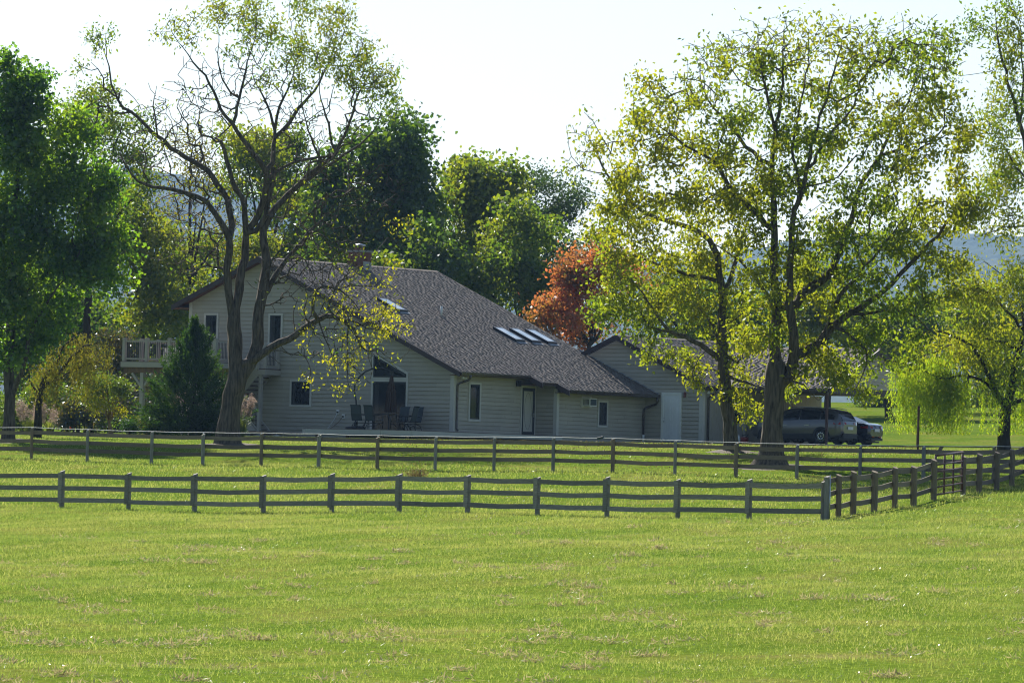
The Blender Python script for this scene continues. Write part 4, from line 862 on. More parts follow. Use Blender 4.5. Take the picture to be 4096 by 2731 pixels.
def wood_mesh(PO, PA, r, thick=.028):
    """thick members as continuous tubes, thin ones as three sided prisms -> two (verts,faces)"""
    n = len(PO); kids = [[] for _ in range(n)]
    for i in range(1, n):
        if PA[i] >= 0: kids[PA[i]].append(i)
    V = []; Fq = []
    def tube(ch):
        P = PO[ch]; R = np.maximum(r[ch], .004); R = R.copy()
        if len(ch) > 1 and R[0] > R[1] * 1.6: R[0] = R[1] * 1.3
        k = 10 if R.max() > .12 else (7 if R.max() > .06 else 5)
        d = np.gradient(P, axis=0); d = unit(d); ref = np.cross(d[0], [.3, .9, .1]); ref /= np.linalg.norm(ref); base = sum(len(x) for x in V); rows = []
        for i in range(len(P)):
            ref = ref - d[i] * (ref @ d[i]); ref /= np.linalg.norm(ref) + 1e-9; b = np.cross(d[i], ref); a = 2 * np.pi * np.arange(k) / k
            wob = 1 + (.07 * np.sin(3 * a + i * .7) + .06 * np.sin(5 * a - i * .45) + .04 * rng.normal(size=k) if R[i] > .1 else 0)
            rows.append(P[i] + (np.cos(a)[:, None] * ref + np.sin(a)[:, None] * b) * (R[i] * wob)[:, None] if R[i] > .1 else P[i] + (np.cos(a)[:, None] * ref + np.sin(a)[:, None] * b) * R[i])
        V.append(np.concatenate(rows)); j = np.arange(k); 
        for i in range(len(P) - 1):
            o = base + i * k; Fq.append(np.stack([o + j, o + (j + 1) % k, o + k + (j + 1) % k, o + k + j], 1))
    done = np.zeros(n, bool); stack = [0]
    starts = [(0, None)]
    while starts:
        s, pr = starts.pop(); ch = ([pr] if pr is not None else []) + [s]; cur = s
        while True:
            ks = [c for c in kids[cur] if r[c] >= thick]
            if not ks: break
            m = max(ks, key=lambda c: r[c])
            for c in ks:
                if c != m: starts.append((c, cur))
            ch.append(m); cur = m
        if len(ch) > 1: tube(np.array(ch))
    if not V: tube(np.array([0, 1]))
    big = (np.concatenate(V), np.concatenate(Fq))
    idx = np.array([i for i in range(1, n) if r[i] < thick and PA[i] >= 0]); small = None
    if len(idx):
        a, b = PO[PA[idx]], PO[idx]; d = unit(b - a); u = unit(np.cross(d, np.array([.2, .5, .84]))); w = np.cross(d, u); ra = np.minimum(r[PA[idx]], r[idx] * 1.25)[:, None]; rb = r[idx][:, None]; vs = []
        for q, rr in ((a, ra), (b, rb)):
            for t in (0, 2.0944, 4.18879): vs.append(q + (u * math.cos(t) + w * math.sin(t)) * rr)
        v = np.stack(vs, 1).reshape(-1, 3); m = len(idx); o = np.arange(m)[:, None] * 6
        f = np.concatenate([o + np.array([0, 1, 4, 3]), o + np.array([1, 2, 5, 4]), o + np.array([2, 0, 3, 5])]); small = (v, f)
    return big, small
def lobe_pts(D, xv, yv, rxv, ryv, dep, n, dd=0.0, clump=6, shell=.55, csig=.2):
    c = vat(xv, yv, D + dd); s = K * (D + dd) / F; R = np.array([rxv * s, dep, ryv * s]); k = max(3, n // clump)
    u = unit(rng.normal(size=(k, 3))) * (rng.random((k, 1)) ** (1 / 3.)) ** shell
    cen = u[rng.integers(0, k, n)] + rng.normal(size=(n, 3)) * csig
    return c + cen * R
def thin(T, cell=1.05, cap=3):
    T = T[rng.permutation(len(T))]; key = np.floor(T / cell).astype(int); seen = {}; keep = []
    for i, k in enumerate(map(tuple, key)):
        c = seen.get(k, 0)
        if c < cap: keep.append(i); seen[k] = c + 1
    return T[keep]
class Tree:
    def __init__(s, name, label, base, cat='tree', group=None, part_names=('trunk', 'branches', 'crown')):
        s.e = empty(name, label, cat, group, loc=tuple(base)); s.base = np.array(base, float); s.pn = part_names
    def wood(s, limbs, tips, mat, **kw):
        th = kw.pop('thick', .03); PO, PA, r = grow(limbs, tips, **kw); big, small = wood_mesh(PO, PA, r, th)
        link(s.pn[0], np_mesh('trunk', big[0] - s.base, big[1]), mat, s.e, True)
        if small is not None: tag(link(s.pn[1], np_mesh('twigs', small[0] - s.base, small[1]), mat, s.e), kind='stuff')
        return PO, PA, r
    def leaves(s, P, mat, L, W, droop=.4, out=None, name=None):
        v, f = leaf_quads(P, L, W, droop, out=out); return tag(link(name or s.pn[2], np_mesh('leaves', v - s.base, f), mat, s.e), kind='stuff')
def spread(tips, per, sig, keep=None):
    P = np.repeat(tips, per, 0); P = P + rng.normal(size=P.shape) * np.asarray(sig)
    return P
def trunk_line(base, top, r0, r1, bend=.3, n=5):
    b, t = np.array(base, float), np.array(top, float); o = rng.normal(size=3) * bend; o[2] = 0
    pts = [b + np.array([0, 0, -.3])] + [b + (t - b) * q + o * math.sin(q * math.pi) for q in np.linspace(.05, 1, n)]
    return (pts, [r0 * 1.35] + list(np.linspace(r0, r1, n)))

LM = {}
LM['walnut'] = leaf_mat('walnut leaves', [(.045, .085, .012), (.07, .11, .014), (.11, .14, .015)], [(.085, .115, .012), (.16, .15, .012)], .58, .06, .35)
LM['yellowgreen'] = leaf_mat('yellow green leaves', [(.055, .095, .012), (.095, .14, .014), (.16, .18, .016)], [(.14, .16, .013), (.2, .19, .014), (.11, .145, .014)], .62, .06, .22, 1.0, tint=(2.2, 2.2, .8))
LM['olive'] = leaf_mat('olive autumn leaves', [(.06, .07, .014), (.11, .10, .013), (.08, .06, .018)], [(.08, .085, .015), (.15, .11, .013)], .5, .05, .3)
LM['maple'] = leaf_mat('dark green maple leaves', [(.022, .055, .014), (.04, .085, .013), (.07, .12, .012)], [(.05, .10, .011), (.11, .145, .012)], .6, .12, .3, 1.45)
LM['deep'] = leaf_mat('deep green leaves', [(.02, .048, .012), (.038, .072, .013), (.06, .095, .014)], [(.05, .085, .012), (.10, .115, .012)], .5, .12, .16, 1.15)
LM['mixed'] = leaf_mat('green and yellow leaves', [(.034, .066, .012), (.06, .095, .013), (.11, .13, .014)], [(.08, .11, .013), (.16, .155, .014)], .52, .12, .2, 1.15)
LM['lit'] = leaf_mat('understorey leaves toned as sunlit', [(.05, .085, .013), (.085, .12, .014), (.13, .145, .016)], [(.08, .11, .013), (.16, .15, .014)], .52, .1, .25)  # yellow green, with the sunlit brightness put into the leaf colour
LM['red'] = leaf_mat('red maple leaves', [(.36, .09, .05), (.42, .13, .075), (.2, .09, .03)], [(.31, .12, .05), (.07, .085, .018), (.22, .10, .035)], .5, .1, .45, tint=(1.9, 1.9, .9))
LM['willow'] = leaf_mat('willow leaves', [(.07, .115, .014), (.11, .15, .016), (.16, .17, .016)], None, .64, .05, boost=1.3)
LM['juniper'] = leaf_mat('juniper scales', [(.014, .038, .013), (.024, .055, .015), (.045, .085, .017)], [(.02, .05, .014), (.055, .095, .017)], .3, .05, 1.2)
LM['box'] = leaf_mat('boxwood leaves', [(.02, .05, .012), (.035, .075, .014)], None, .35, .08)
LM['magnolia'] = leaf_mat('glossy magnolia leaves', [(.015, .035, .012), (.03, .05, .014), (.09, .06, .018)], [(.02, .045, .013), (.14, .09, .02)], .3, .22, .8, rough=.3)
LM['pine'] = leaf_mat('bluish locust leaves', [(.018, .038, .018), (.03, .055, .022), (.05, .07, .022)], None, .35, .06)
LM['plume'] = leaf_mat('pampas plumes', [(.3, .24, .2), (.38, .29, .25)], None, .45, .02, tint=(1, .95, .9))
LM['reed'] = leaf_mat('pampas blades', [(.08, .11, .03), (.16, .16, .06)], None, .4, .05)

# ================================================================ the walnut in front of the gable
def vl(pts, D, r0, r1, d0=0.0, d1=0.0):
    n = len(pts); P = [vat(x, y, D + d0 + (d1 - d0) * i / (n - 1)) for i, (x, y) in enumerate(pts)]; return (P, list(np.linspace(r0, r1, n)))
f2 = lambda L: [(x / 2.7307 + 114.8, y / 2.7307) for x, y in L]
fR = lambda L: [((650 + x / 1.96) / K, (1000 + y / 1.96) / K) for x, y in L]
D = 217.0; base = gp(524, D, yv=1010)
tr_pts = [base + np.array([0, 0, -.3]), base + np.array([0, 0, .1])] + [vat(x, y, D) for x, y in ((526, 980), (529, 940), (537, 900), (546, 868))]
limbs = [(tr_pts, [.78, .56, .44, .40, .39, .37])]
limbs += [vl([(545, 866), (543, 820), (539, 770), (537, 731)], D, .29, .25), vl([(537, 731), (527, 690), (521, 650), (519, 600), (528, 574)], D, .155, .14, 0, -.3),
          vl([(537, 731), (551, 690), (555, 640), (560, 590), (563, 574)], D, .17, .15, 0, .4),
          vl([(552, 868), (575, 840), (596, 805), (594, 740), (600, 690), (612, 630), (616, 590), (609, 574)], D, .26, .16, 0, .3),
          vl([(603, 690), (622, 660), (645, 625), (672, 590), (715, 530), (740, 505)], D, .13, .05, .2, 1.2)]
limbs += [vl(f2([(1130, 1568), (1120, 1450), (1060, 1380), (1010, 1300), (960, 1270), (850, 1235), (780, 1190), (650, 1170), (560, 1185), (530, 1150), (480, 1030), (440, 960)]), D, .13, .025, -.3, -2.0),
          vl(f2([(1150, 1480), (1140, 1330), (1090, 1200), (1000, 1070), (900, 1010), (820, 960), (720, 910), (640, 830), (560, 760), (450, 680), (400, 610), (380, 530), (360, 400), (340, 300), (350, 200)]), D, .13, .012, -.2, 1.5),
          vl(f2([(1225, 1568), (1240, 1470), (1250, 1420), (1190, 1250), (1150, 1130), (1100, 990), (1070, 885)]), D, .14, .07, .4, -.6),
          vl(f2([(1255, 1430), (1320, 1330), (1370, 1150), (1390, 1080), (1370, 1050), (1300, 980), (1230, 880), (1160, 780), (1130, 740), (1070, 640), (1010, 490), (920, 420), (860, 330), (760, 200)]), D, .14, .015, .4, -1.5),
          vl(f2([(1390, 1080), (1410, 900), (1420, 860), (1400, 780), (1370, 650), (1300, 530), (1270, 400)]), D, .10, .015, 0, 1.8),
          vl(f2([(1420, 860), (1500, 760), (1560, 660), (1650, 600), (1720, 490), (1780, 330), (1820, 120)]), D, .09, .012, .4, 2.2),
          vl(f2([(1405, 780), (1440, 640), (1500, 540), (1540, 450), (1580, 250)]), D, .06, .012, .5, -1.0),
          vl(f2([(1160, 780), (1180, 630), (1215, 500), (1220, 400), (1290, 190), (1300, 60)]), D, .065, .012, -.8, -.2),
          vl(f2([(1180, 620), (1115, 530), (1080, 330), (1060, 150)]), D, .045, .01, -.8, -2.4),
          vl(f2([(1350, 1568), (1350, 1400), (1400, 1320), (1480, 1230), (1540, 1150), (1640, 1060), (1780, 980), (1830, 890), (1880, 770), (1930, 660), (2000, 480), (2060, 380)]), D, .15, .015, .3, 1.0),
          vl(f2([(1545, 1165), (1650, 1110), (1750, 1010), (1900, 930), (2000, 860), (2080, 700)]), D, .09, .02, .6, 2.8),
          vl(f2([(1780, 960), (1765, 800), (1740, 690), (1700, 600), (1690, 450)]), D, .055, .012, .8, -.5), vl(f2([(1690, 1000), (1640, 870), (1590, 740), (1570, 560)]), D, .05, .012, .5, -1.2),
          vl(f2([(1400, 1100), (1480, 1040), (1600, 1010), (1780, 965)]), D, .06, .045, .2, .8), vl(f2([(1250, 1480), (1350, 1400), (1370, 1200), (1400, 1050)]), D, .12, .09, .3, .1)]
cl = vl(fR([(610, 910), (750, 840), (900, 720), (1050, 650), (1180, 560), (1300, 520), (1400, 530), (1480, 590), (1540, 700), (1600, 790)]), D, .17, .03, 0, -1.8)
limbs += [cl, vl(fR([(1190, 545), (1215, 490), (1180, 370), (1230, 270), (1370, 280), (1480, 370), (1540, 470)]), D, .075, .02, -1.0, -2.2), vl(fR([(1320, 520), (1290, 430), (1350, 300), (1450, 180), (1550, 120)]), D, .05, .015, -1.1, -.2),
          vl(fR([(1400, 530), (1500, 560), (1600, 610), (1700, 640), (1780, 620)]), D, .05, .015, -1.3, -2.6), vl(fR([(1470, 590), (1440, 760), (1480, 900), (1450, 1040), (1480, 1110)]), D, .035, .012, -1.4, -2.0),
          vl(fR([(620, 500), (560, 380), (500, 300)]), D, .03, .012, .0, .8)]
lv = [(420, 75, 50, 28, 1.5, 26), (470, 30, 50, 30, 1.6, 40), (560, 20, 40, 25, 1.6, 30), (600, 55, 55, 45, 2, 50), (545, 110, 40, 25, 1.5, 12), (655, 95, 60, 45, 2, 48), (720, 30, 55, 32, 2, 44), (715, 110, 55, 45, 2, 44), (775, 60, 50, 40, 2, 44), (800, 130, 55, 45, 2, 50),
      (850, 130, 40, 40, 1.6, 30), (860, 190, 45, 50, 1.8, 48), (885, 215, 35, 45, 1.5, 28), (690, 170, 60, 40, 2, 26), (790, 185, 40, 35, 2, 22), (620, 160, 50, 50, 2, 14), (210, 105, 25, 35, .8, 12), (240, 90, 18, 25, .6, 9), (195, 150, 14, 25, .5, 6), (360, 325, 40, 12, .8, 8)]
tipsL = np.concatenate([lobe_pts(D, *q, clump=3, csig=.26) for q in lv])
tipsY = np.concatenate([lobe_pts(D, *q, dd=-1.6, clump=3, csig=.14) for q in ((790, 700, 60, 35, 1.2, 22), (850, 735, 60, 40, 1.2, 30), (890, 690, 40, 40, 1.2, 24), (900, 760, 50, 30, 1, 14), (780, 760, 60, 30, 1.2, 22), (840, 820, 60, 30, 1, 22), (770, 830, 40, 25, 1, 14), (800, 890, 26, 22, .6, 13), (695, 870, 18, 14, .4, 6), (690, 780, 26, 30, .8, 7), (920, 520, 30, 30, 1, 10), (905, 600, 35, 50, 1.2, 10), (820, 650, 60, 30, 1.2, 12), (700, 700, 40, 40, 1, 6))])
tipsB = np.concatenate([lobe_pts(D, *q[:5], n=int(q[5] * 3.4), clump=3, csig=.3) for q in ((600, 320, 170, 150, 3, 90), (440, 300, 100, 100, 2.5, 60), (780, 330, 110, 110, 2.6, 60), (330, 330, 70, 90, 2, 36), (230, 220, 40, 70, 1, 16), (470, 480, 100, 80, 2, 70), (690, 500, 90, 80, 2, 60), (560, 200, 160, 90, 2.5, 50), (860, 430, 70, 60, 2, 30), (760, 610, 100, 70, 1.8, 70), (790, 780, 100, 90, 1.6, 60), (430, 590, 60, 40, 1.2, 24), (640, 640, 60, 60, 1, 22), (780, 560, 80, 50, 1.6, 40))])
wt = Tree('walnut_tree', 'tall half bare walnut tree with forked trunk before the gable', base)
wt.wood(limbs, np.concatenate([tipsL, tipsY, tipsB]), M['bark'], bf=.18, seg=.45, rt=.0125, wig=.2, arch=.05, thick=.03)
P1 = np.concatenate([spread(tipsL, 12, (.17, .17, .2)), spread(tipsB[rng.random(len(tipsB)) < .12], 3, .2)])
wt.leaves(P1, LM['walnut'], .155, .068, .9)
LM['walnut_y'] = leaf_mat('yellowing walnut leaves', [(.17, .17, .014), (.25, .21, .016), (.12, .14, .014)], None, .6, .05)
wt.leaves(spread(tipsY[rng.random(len(tipsY)) < .8], 10, (.17, .17, .16)), LM['walnut_y'], .135, .058, .8)
nv = []; nf = []; ico = np.array([(0, 0, 1), (.9, 0, .3), (.28, .85, .3), (-.73, .53, .3), (-.73, -.53, .3), (.28, -.85, .3), (.73, .53, -.4), (-.28, .85, -.4), (-.9, 0, -.4), (-.28, -.85, -.4), (.73, -.53, -.4), (0, 0, -1)]) * .033
icf = [(0, 1, 2), (0, 2, 3), (0, 3, 4), (0, 4, 5), (0, 5, 1), (1, 6, 2), (2, 7, 3), (3, 8, 4), (4, 9, 5), (5, 10, 1), (6, 7, 2), (7, 8, 3), (8, 9, 4), (9, 10, 5), (10, 6, 1), (6, 11, 7), (7, 11, 8), (8, 11, 9), (9, 11, 10), (10, 11, 6)]
sel = tipsB[rng.choice(len(tipsB), 170, replace=False)]
for i, p in enumerate(sel): nv.append(ico + p - base - np.array([0, 0, .04])); nf.append(np.array(icf) + 12 * i)
o = link('walnuts', np_mesh('walnuts', np.concatenate(nv), np.concatenate(nf)), M['nut'], wt.e, True); tag(o, kind='stuff')
def bed(name, c, rx, ry, label):
    vs = []; 
    for i in range(7):
        for j in range(22):
            a = 2 * math.pi * j / 22; q = i / 6 * (1 + .12 * math.sin(3 * a) + .08 * math.sin(7 * a + 1)); x = c[0] + rx * q * math.cos(a); y = c[1] + ry * q * math.sin(a); vs.append((x, y, float(ground(x, y)) + .005 + .11 * (1 - (i / 6) ** 2) + random.uniform(-.015, .015)))
    fc = [(i * 22 + j, i * 22 + (j + 1) % 22, (i + 1) * 22 + (j + 1) % 22, (i + 1) * 22 + j) for i in range(6) for j in range(22)]
    tag(link(name, np_mesh(name, np.array(vs), np.array(fc)), M['mulch'], None, True), label, kind='structure')
bed('mulch_bed', base, 1.2, 1.3, 'brown mulch ring around the walnut trunk')

# ================================================================ the two big trees on the right
z4 = lambda L: [(1378.1 + x / 3.413, 689.1 + y / 3.413) for x, y in L]
D = 190.0; base = gp(1772, D, yv=1070)
limbs = [([base + np.array([0, 0, -.3]), base + np.array([0, 0, .06]), base + np.array([0, 0, .35])] + [vat(x, y, D) for x, y in ((1773, 1010), (1774, 960), (1776, 910), (1781, 865), (1784, 840))], [.85, .66, .47, .37, .33, .33, .34, .33])]
limbs += [vl([(1781, 845), (1782, 800), (1784, 760), (1787, 700), (1782, 640), (1777, 555), (1775, 430), (1773, 324), (1788, 230), (1798, 130), (1800, 70)], D, .22, .012, 0, .3),
          vl([(1790, 850), (1806, 880), (1817, 850), (1826, 818), (1829, 777), (1819, 740), (1821, 690), (1823, 640), (1819, 540), (1842, 454), (1862, 400), (1885, 280), (1925, 150), (1935, 90)][1:], D, .22, .012, .2, -1.5),
          vl([(1826, 818), (1858, 797), (1888, 783), (1905, 748), (1955, 720), (2013, 690), (2050, 648), (2096, 606), (2143, 560), (2189, 500), (2210, 470)], D, .17, .03, .2, 1.0),
          vl([(1819, 720), (1856, 671), (1911, 639), (1930, 606), (1944, 546), (1962, 509), (1972, 444), (1995, 412), (2027, 361), (2060, 287), (2087, 250), (2120, 150), (2130, 100)], D, .16, .012, .1, 2.0),
          vl([(2027, 361), (2078, 338), (2143, 315), (2220, 290)], D, .06, .015, 1.2, 2.5), vl([(1900, 760), (1907, 704), (1930, 667), (1967, 625), (2022, 569), (2080, 500)], D, .10, .02, .4, -1.8),
          vl([(1777, 532), (1749, 500), (1703, 463), (1680, 440), (1657, 393), (1634, 366), (1587, 338), (1541, 315), (1495, 278)], D, .11, .015, 0, -1.2),
          vl([(1770, 384), (1726, 352), (1698, 319), (1671, 278), (1634, 250), (1610, 185), (1600, 140)], D, .08, .012, .1, 1.8), vl([(1776, 300), (1760, 220), (1740, 140), (1738, 90)], D, .06, .012, 0, -1.0),
          vl([(1862, 400), (1890, 340), (1960, 260), (1990, 170), (2010, 90)], D, .06, .012, -.8, .6), vl([(1840, 455), (1820, 330), (1850, 220), (1862, 120), (1860, 70)], D, .06, .012, -.6, 1.6),
          vl([(1905, 748), (1960, 770), (2000, 800), (1990, 850), (1960, 900)], D, .07, .015, .3, -1.4), vl([(1955, 722), (2060, 715), (2110, 730), (2150, 780)], D, .06, .015, .5, -.6),
          vl([(1786, 720), (1740, 640), (1700, 600), (1640, 560)], D, .08, .02, 0, 1.6), vl([(1785, 850), (1815, 870), (1850, 880), (1880, 920)], D, .06, .015, 0, -1.0)]
lr = [(1560, 270, 125, 95, 2.4, 100), (1450, 380, 80, 100, 2, 80), (1400, 480, 60, 70, 1.6, 44), (1700, 200, 130, 85, 2.5, 70), (1880, 150, 150, 90, 2.5, 86), (2060, 170, 130, 90, 2.5, 76), (2180, 130, 60, 60, 1.6, 30), (1780, 340, 160, 110, 3, 120), (1970, 330, 170, 110, 3, 130), (2150, 330, 95, 120, 2.4, 100), (2200, 430, 70, 90, 2, 50), (1650, 440, 140, 90, 3, 110),
      (1880, 500, 190, 100, 3, 140), (2090, 520, 130, 90, 2.5, 110), (1850, 640, 120, 90, 2.4, 90), (2040, 650, 120, 70, 2.2, 60), (2150, 640, 80, 60, 1.8, 44), (2060, 780, 90, 60, 1.8, 56), (1930, 815, 80, 45, 1.5, 62), (1930, 862, 66, 36, 1.2, 60), (1840, 862, 40, 36, 1.2, 26), (1992, 905, 12, 16, .5, 6), (1760, 760, 60, 60, 1.5, 34)]
tipsR = np.concatenate([lobe_pts(D, q[0], q[1], q[2], q[3], q[4] * .95, int(q[5] * 1.25), clump=7, csig=.15) for q in lr]); tipsR = thin(tipsR, 1.0, 4)
tipsT = np.concatenate([lobe_pts(D, *q, clump=2, csig=.3) for q in ((1880, 90, 170, 55, 2.4, 190), (2080, 120, 130, 60, 2.2, 150), (1700, 140, 120, 60, 2.2, 120), (1560, 200, 90, 60, 2, 60), (1340, 330, 45, 60, 1, 14))])
bt = Tree('hackberry_tree', 'largest yellow green tree with thick trunk behind the brown fence', base)
bt.wood(limbs, np.concatenate([tipsR, tipsT]), M['bark'], bf=.16, seg=.55, rt=.0115, wig=.14, arch=.04, thick=.03)
pz = tipsR[:, 2]; frac = np.clip((22.5 - pz) / 12.0, .28, 1.0)
per = np.maximum(9, (33 * frac).astype(int)); P1 = np.repeat(tipsR, per, 0); P1 = P1 + rng.normal(size=P1.shape) * np.array([.21, .21, .19])
P1 = np.concatenate([P1, spread(tipsT[rng.random(len(tipsT)) < .5], 6, .2)])
bt.leaves(P1, LM['yellowgreen'], .168, .088, .85)
bed('mulch_bed', base, 1.2, 1.25, 'brown mulch ring around the largest trunk')
D = 208.0; base = gp(1682, D, yv=1030)
limbs = [([base + np.array([0, 0, -.3]), base + np.array([0, 0, .1])] + [vat(x, y, D) for x, y in ((1680, 1010), (1674, 967), (1667, 923), (1660, 865), (1661, 821), (1662, 792), (1659, 762))], [.40, .33, .28, .25, .23, .21, .2, .19, .18])]
limbs += [vl([(1661, 826), (1620, 800), (1592, 773), (1556, 776), (1540, 766), (1518, 745), (1504, 718), (1480, 680), (1450, 640)], D, .11, .02, 0, -1.6), vl([(1659, 764), (1655, 680), (1648, 600), (1640, 560), (1600, 520), (1530, 505), (1462, 486), (1430, 450), (1385, 400), (1362, 345), (1350, 300)], D, .15, .012, 0, -.8),
          vl([(1655, 690), (1690, 610), (1702, 545), (1720, 500)], D, .1, .04, 0, 1.2), vl([(1662, 812), (1695, 835), (1708, 815), (1712, 780)], D, .07, .02, 0, -.8), vl([(1660, 850), (1700, 870), (1740, 880), (1770, 900)], D, .08, .02, 0, -1.2),
          vl([(1650, 640), (1590, 640), (1530, 620), (1450, 590), (1400, 560)], D, .08, .015, 0, .8), vl([(1650, 790), (1630, 720), (1580, 680), (1500, 640)], D, .07, .015, 0, 1.5), vl([(1385, 400), (1345, 395), (1310, 360), (1300, 290)], D, .03, .008, -.6, -1.0), vl([(1620, 800), (1600, 830), (1590, 860)], D, .03, .01, -.2, -.8)]
ll = [(1460, 650, 100, 95, 2.4, 170), (1440, 530, 80, 60, 2, 90), (1410, 600, 60, 60, 1.8, 70), (1560, 560, 110, 75, 2.5, 110), (1580, 655, 110, 80, 2.5, 150), (1480, 730, 70, 40, 1.8, 70), (1410, 700, 50, 50, 1.6, 54), (1487, 795, 18, 32, .6, 22), (1440, 770, 24, 18, .6, 12), (1615, 840, 50, 35, 1, 34), (1555, 800, 28, 24, .7, 14), (1690, 775, 65, 45, 1.5, 64), (1720, 870, 60, 40, 1.2, 54), (1680, 905, 36, 24, .8, 18), (1735, 940, 30, 30, .8, 22), (1800, 880, 34, 34, 1, 20), (1680, 620, 80, 70, 2, 70)]
tipsR = np.concatenate([lobe_pts(D, q[0], q[1], q[2], q[3], q[4] * .7, int(q[5] * 1.15), clump=7, csig=.15) for q in ll]); tipsR = thin(tipsR, 1.0, 4)
bt2 = Tree('hackberry_tree', 'smaller leaning yellow green tree left of the largest trunk', base)
tw = np.concatenate([lobe_pts(D, 1335, 330, 35, 60, .8, 14, clump=2), lobe_pts(D, 1310, 390, 30, 40, .8, 8, clump=2)])
bt2.wood(limbs, np.concatenate([tipsR, tw]), M['bark'], bf=.16, seg=.55, rt=.0115, wig=.14, arch=.04, thick=.03)
bt2.leaves(np.concatenate([spread(tipsR, 30, (.21, .21, .19)), spread(tw, 5, .14)]), LM['yellowgreen'], .168, .088, .85)
bed('mulch_bed', base, .9, .9, 'brown mulch ring around the leaning trunk')

# ================================================================ left maple and background trees
def bg_tree(name, label, xv, D, lobes, leaf, per=46, L=.23, W=.15, sig=.42, bark='bark_dark', r0=.22, topv=None, group=None, cat='tree', rt=.009, clump=6, droop=.4, dens=1.0):
    base = gp(xv, D); T = Tree(name, label, base, cat, group); tips = np.concatenate([lobe_pts(D, *q[:5], n=max(6, int(q[5] * dens)), clump=clump) for q in lobes])
    g = np.asarray(ground(tips[:, 0], tips[:, 1])); tips = tips[tips[:, 2] > g + .3]
    tv = topv or (lobes[0][0], lobes[0][1] + lobes[0][3] * .2); top = vat(*tv, D)
    limbs = [trunk_line(base, top, r0, .05, .4, 7)]
    for q in lobes[1:]:
        c = vat(q[0], q[1], D); s = limbs[0][0][3] if c[2] < limbs[0][0][4][2] else limbs[0][0][4]
        limbs.append(([s, s * .5 + c * .5 + np.array([0, 0, .4]), c], [r0 * .5, r0 * .32, .03]))
    T.wood(limbs, tips, M[bark], bf=.2, seg=.9, rt=rt, wig=.12, arch=.05, thick=.03)
    T.leaves(spread(tips, per, (sig, sig, sig * .85)), LM[leaf], L, W, droop); return T
base = gp(22, 222)
ml = [(60, 220, 60, 60, 2.2, 60), (20, 170, 40, 35, 1.4, 30), (75, 170, 20, 25, .8, 14), (90, 300, 110, 70, 3, 110), (10, 300, 80, 80, 3, 80), (60, 410, 150, 80, 3.4, 150), (170, 430, 90, 70, 2.6, 90), (40, 530, 150, 80, 3.4, 150), (180, 540, 100, 60, 2.8, 100), (110, 630, 150, 60, 3, 130), (220, 600, 60, 50, 2, 50), (10, 700, 110, 60, 3, 90), (110, 710, 80, 45, 2.2, 60), (20, 780, 80, 40, 2.2, 60), (-60, 500, 80, 120, 3, 70), (60, 770, 50, 30, 1.6, 26)]
mt = Tree('maple_tree', 'dense dark green maple at left edge of the lawn', base)
tips = np.concatenate([lobe_pts(222, q[0], q[1], q[2], q[3], q[4] * .7, int(q[5] * .85), clump=5, csig=.2) for q in ml]); Dm = 222
lm = [([base + np.array([0, 0, -.3]), base + np.array([0, 0, .1])] + [vat(x, y, Dm) for x, y in ((22, 980), (21, 930), (19, 880), (18, 800), (22, 700), (30, 560), (38, 420), (46, 300), (50, 200))], [.36, .29, .235, .22, .2, .19, .17, .13, .09, .05, .02]),
      vl([(23, 935), (34, 890), (44, 850), (60, 780), (95, 700), (150, 640)], Dm, .13, .03, 0, -1.5)]
mt.wood(lm, tips, M['bark'], bf=.2, seg=.8, rt=.008, wig=.12, arch=.06, thick=.03); mt.leaves(spread(tips, 42, (.27, .27, .24)), LM['maple'], .18, .13, .5)
bed('mulch_bed', base, 1.4, 1.3, 'brown mulch ring around the left maple trunk')

BG = 'trees behind the house'
bg_tree('background_tree', 'olive green tree just right of the left maple crown', 205, 266, [(225, 235, 60, 45, 2.2, 40), (280, 290, 50, 50, 2, 36), (190, 320, 90, 70, 3, 60), (290, 380, 50, 45, 2, 36), (240, 440, 70, 60, 2.4, 50), (330, 430, 30, 30, 1.2, 14)], 'mixed', 34, .17, .1, .36, group=BG)
bg_tree('background_tree', 'tall rounded deep green tree rising above the chimney', 880, 312, [(880, 330, 85, 60, 3.6, 70), (930, 380, 55, 70, 3, 50), (840, 420, 100, 80, 4, 80), (920, 480, 80, 90, 4, 80), (820, 520, 100, 80, 4, 80), (900, 580, 90, 70, 4, 70), (950, 560, 40, 70, 2.5, 30)], 'deep', 60, .27, .2, .48, r0=.3, group=BG)
bg_tree('background_tree', 'rounded olive tree seen between the forks of the walnut', 620, 330, [(620, 330, 70, 45, 3, 50), (560, 340, 50, 50, 2.5, 36), (665, 370, 45, 60, 2.5, 36), (600, 420, 90, 50, 3.2, 60), (650, 470, 80, 50, 3, 40)], 'mixed', 44, .24, .15, .42, group=BG)
bg_tree('background_tree', 'thin yellowing tree left of the walnut forks', 455, 296, [(440, 340, 50, 50, 2.2, 36), (400, 420, 60, 50, 2.2, 26), (480, 420, 60, 60, 2.4, 30), (450, 500, 90, 60, 3, 40), (520, 540, 70, 50, 2.6, 30)], 'olive', 16, .16, .09, .4, r0=.16, rt=.011, group=BG)
bg_tree('background_tree', 'green and yellow tree with pointed top, right of the chimney tree', 1120, 320, [(1115, 400, 55, 45, 2.6, 44), (1180, 430, 30, 40, 1.6, 16), (1050, 430, 60, 50, 2.8, 50), (1150, 490, 80, 70, 3.4, 66), (1050, 520, 90, 70, 3.4, 66), (1110, 600, 120, 70, 4, 80)], 'mixed', 52, .27, .2, .46, r0=.26, group=BG)
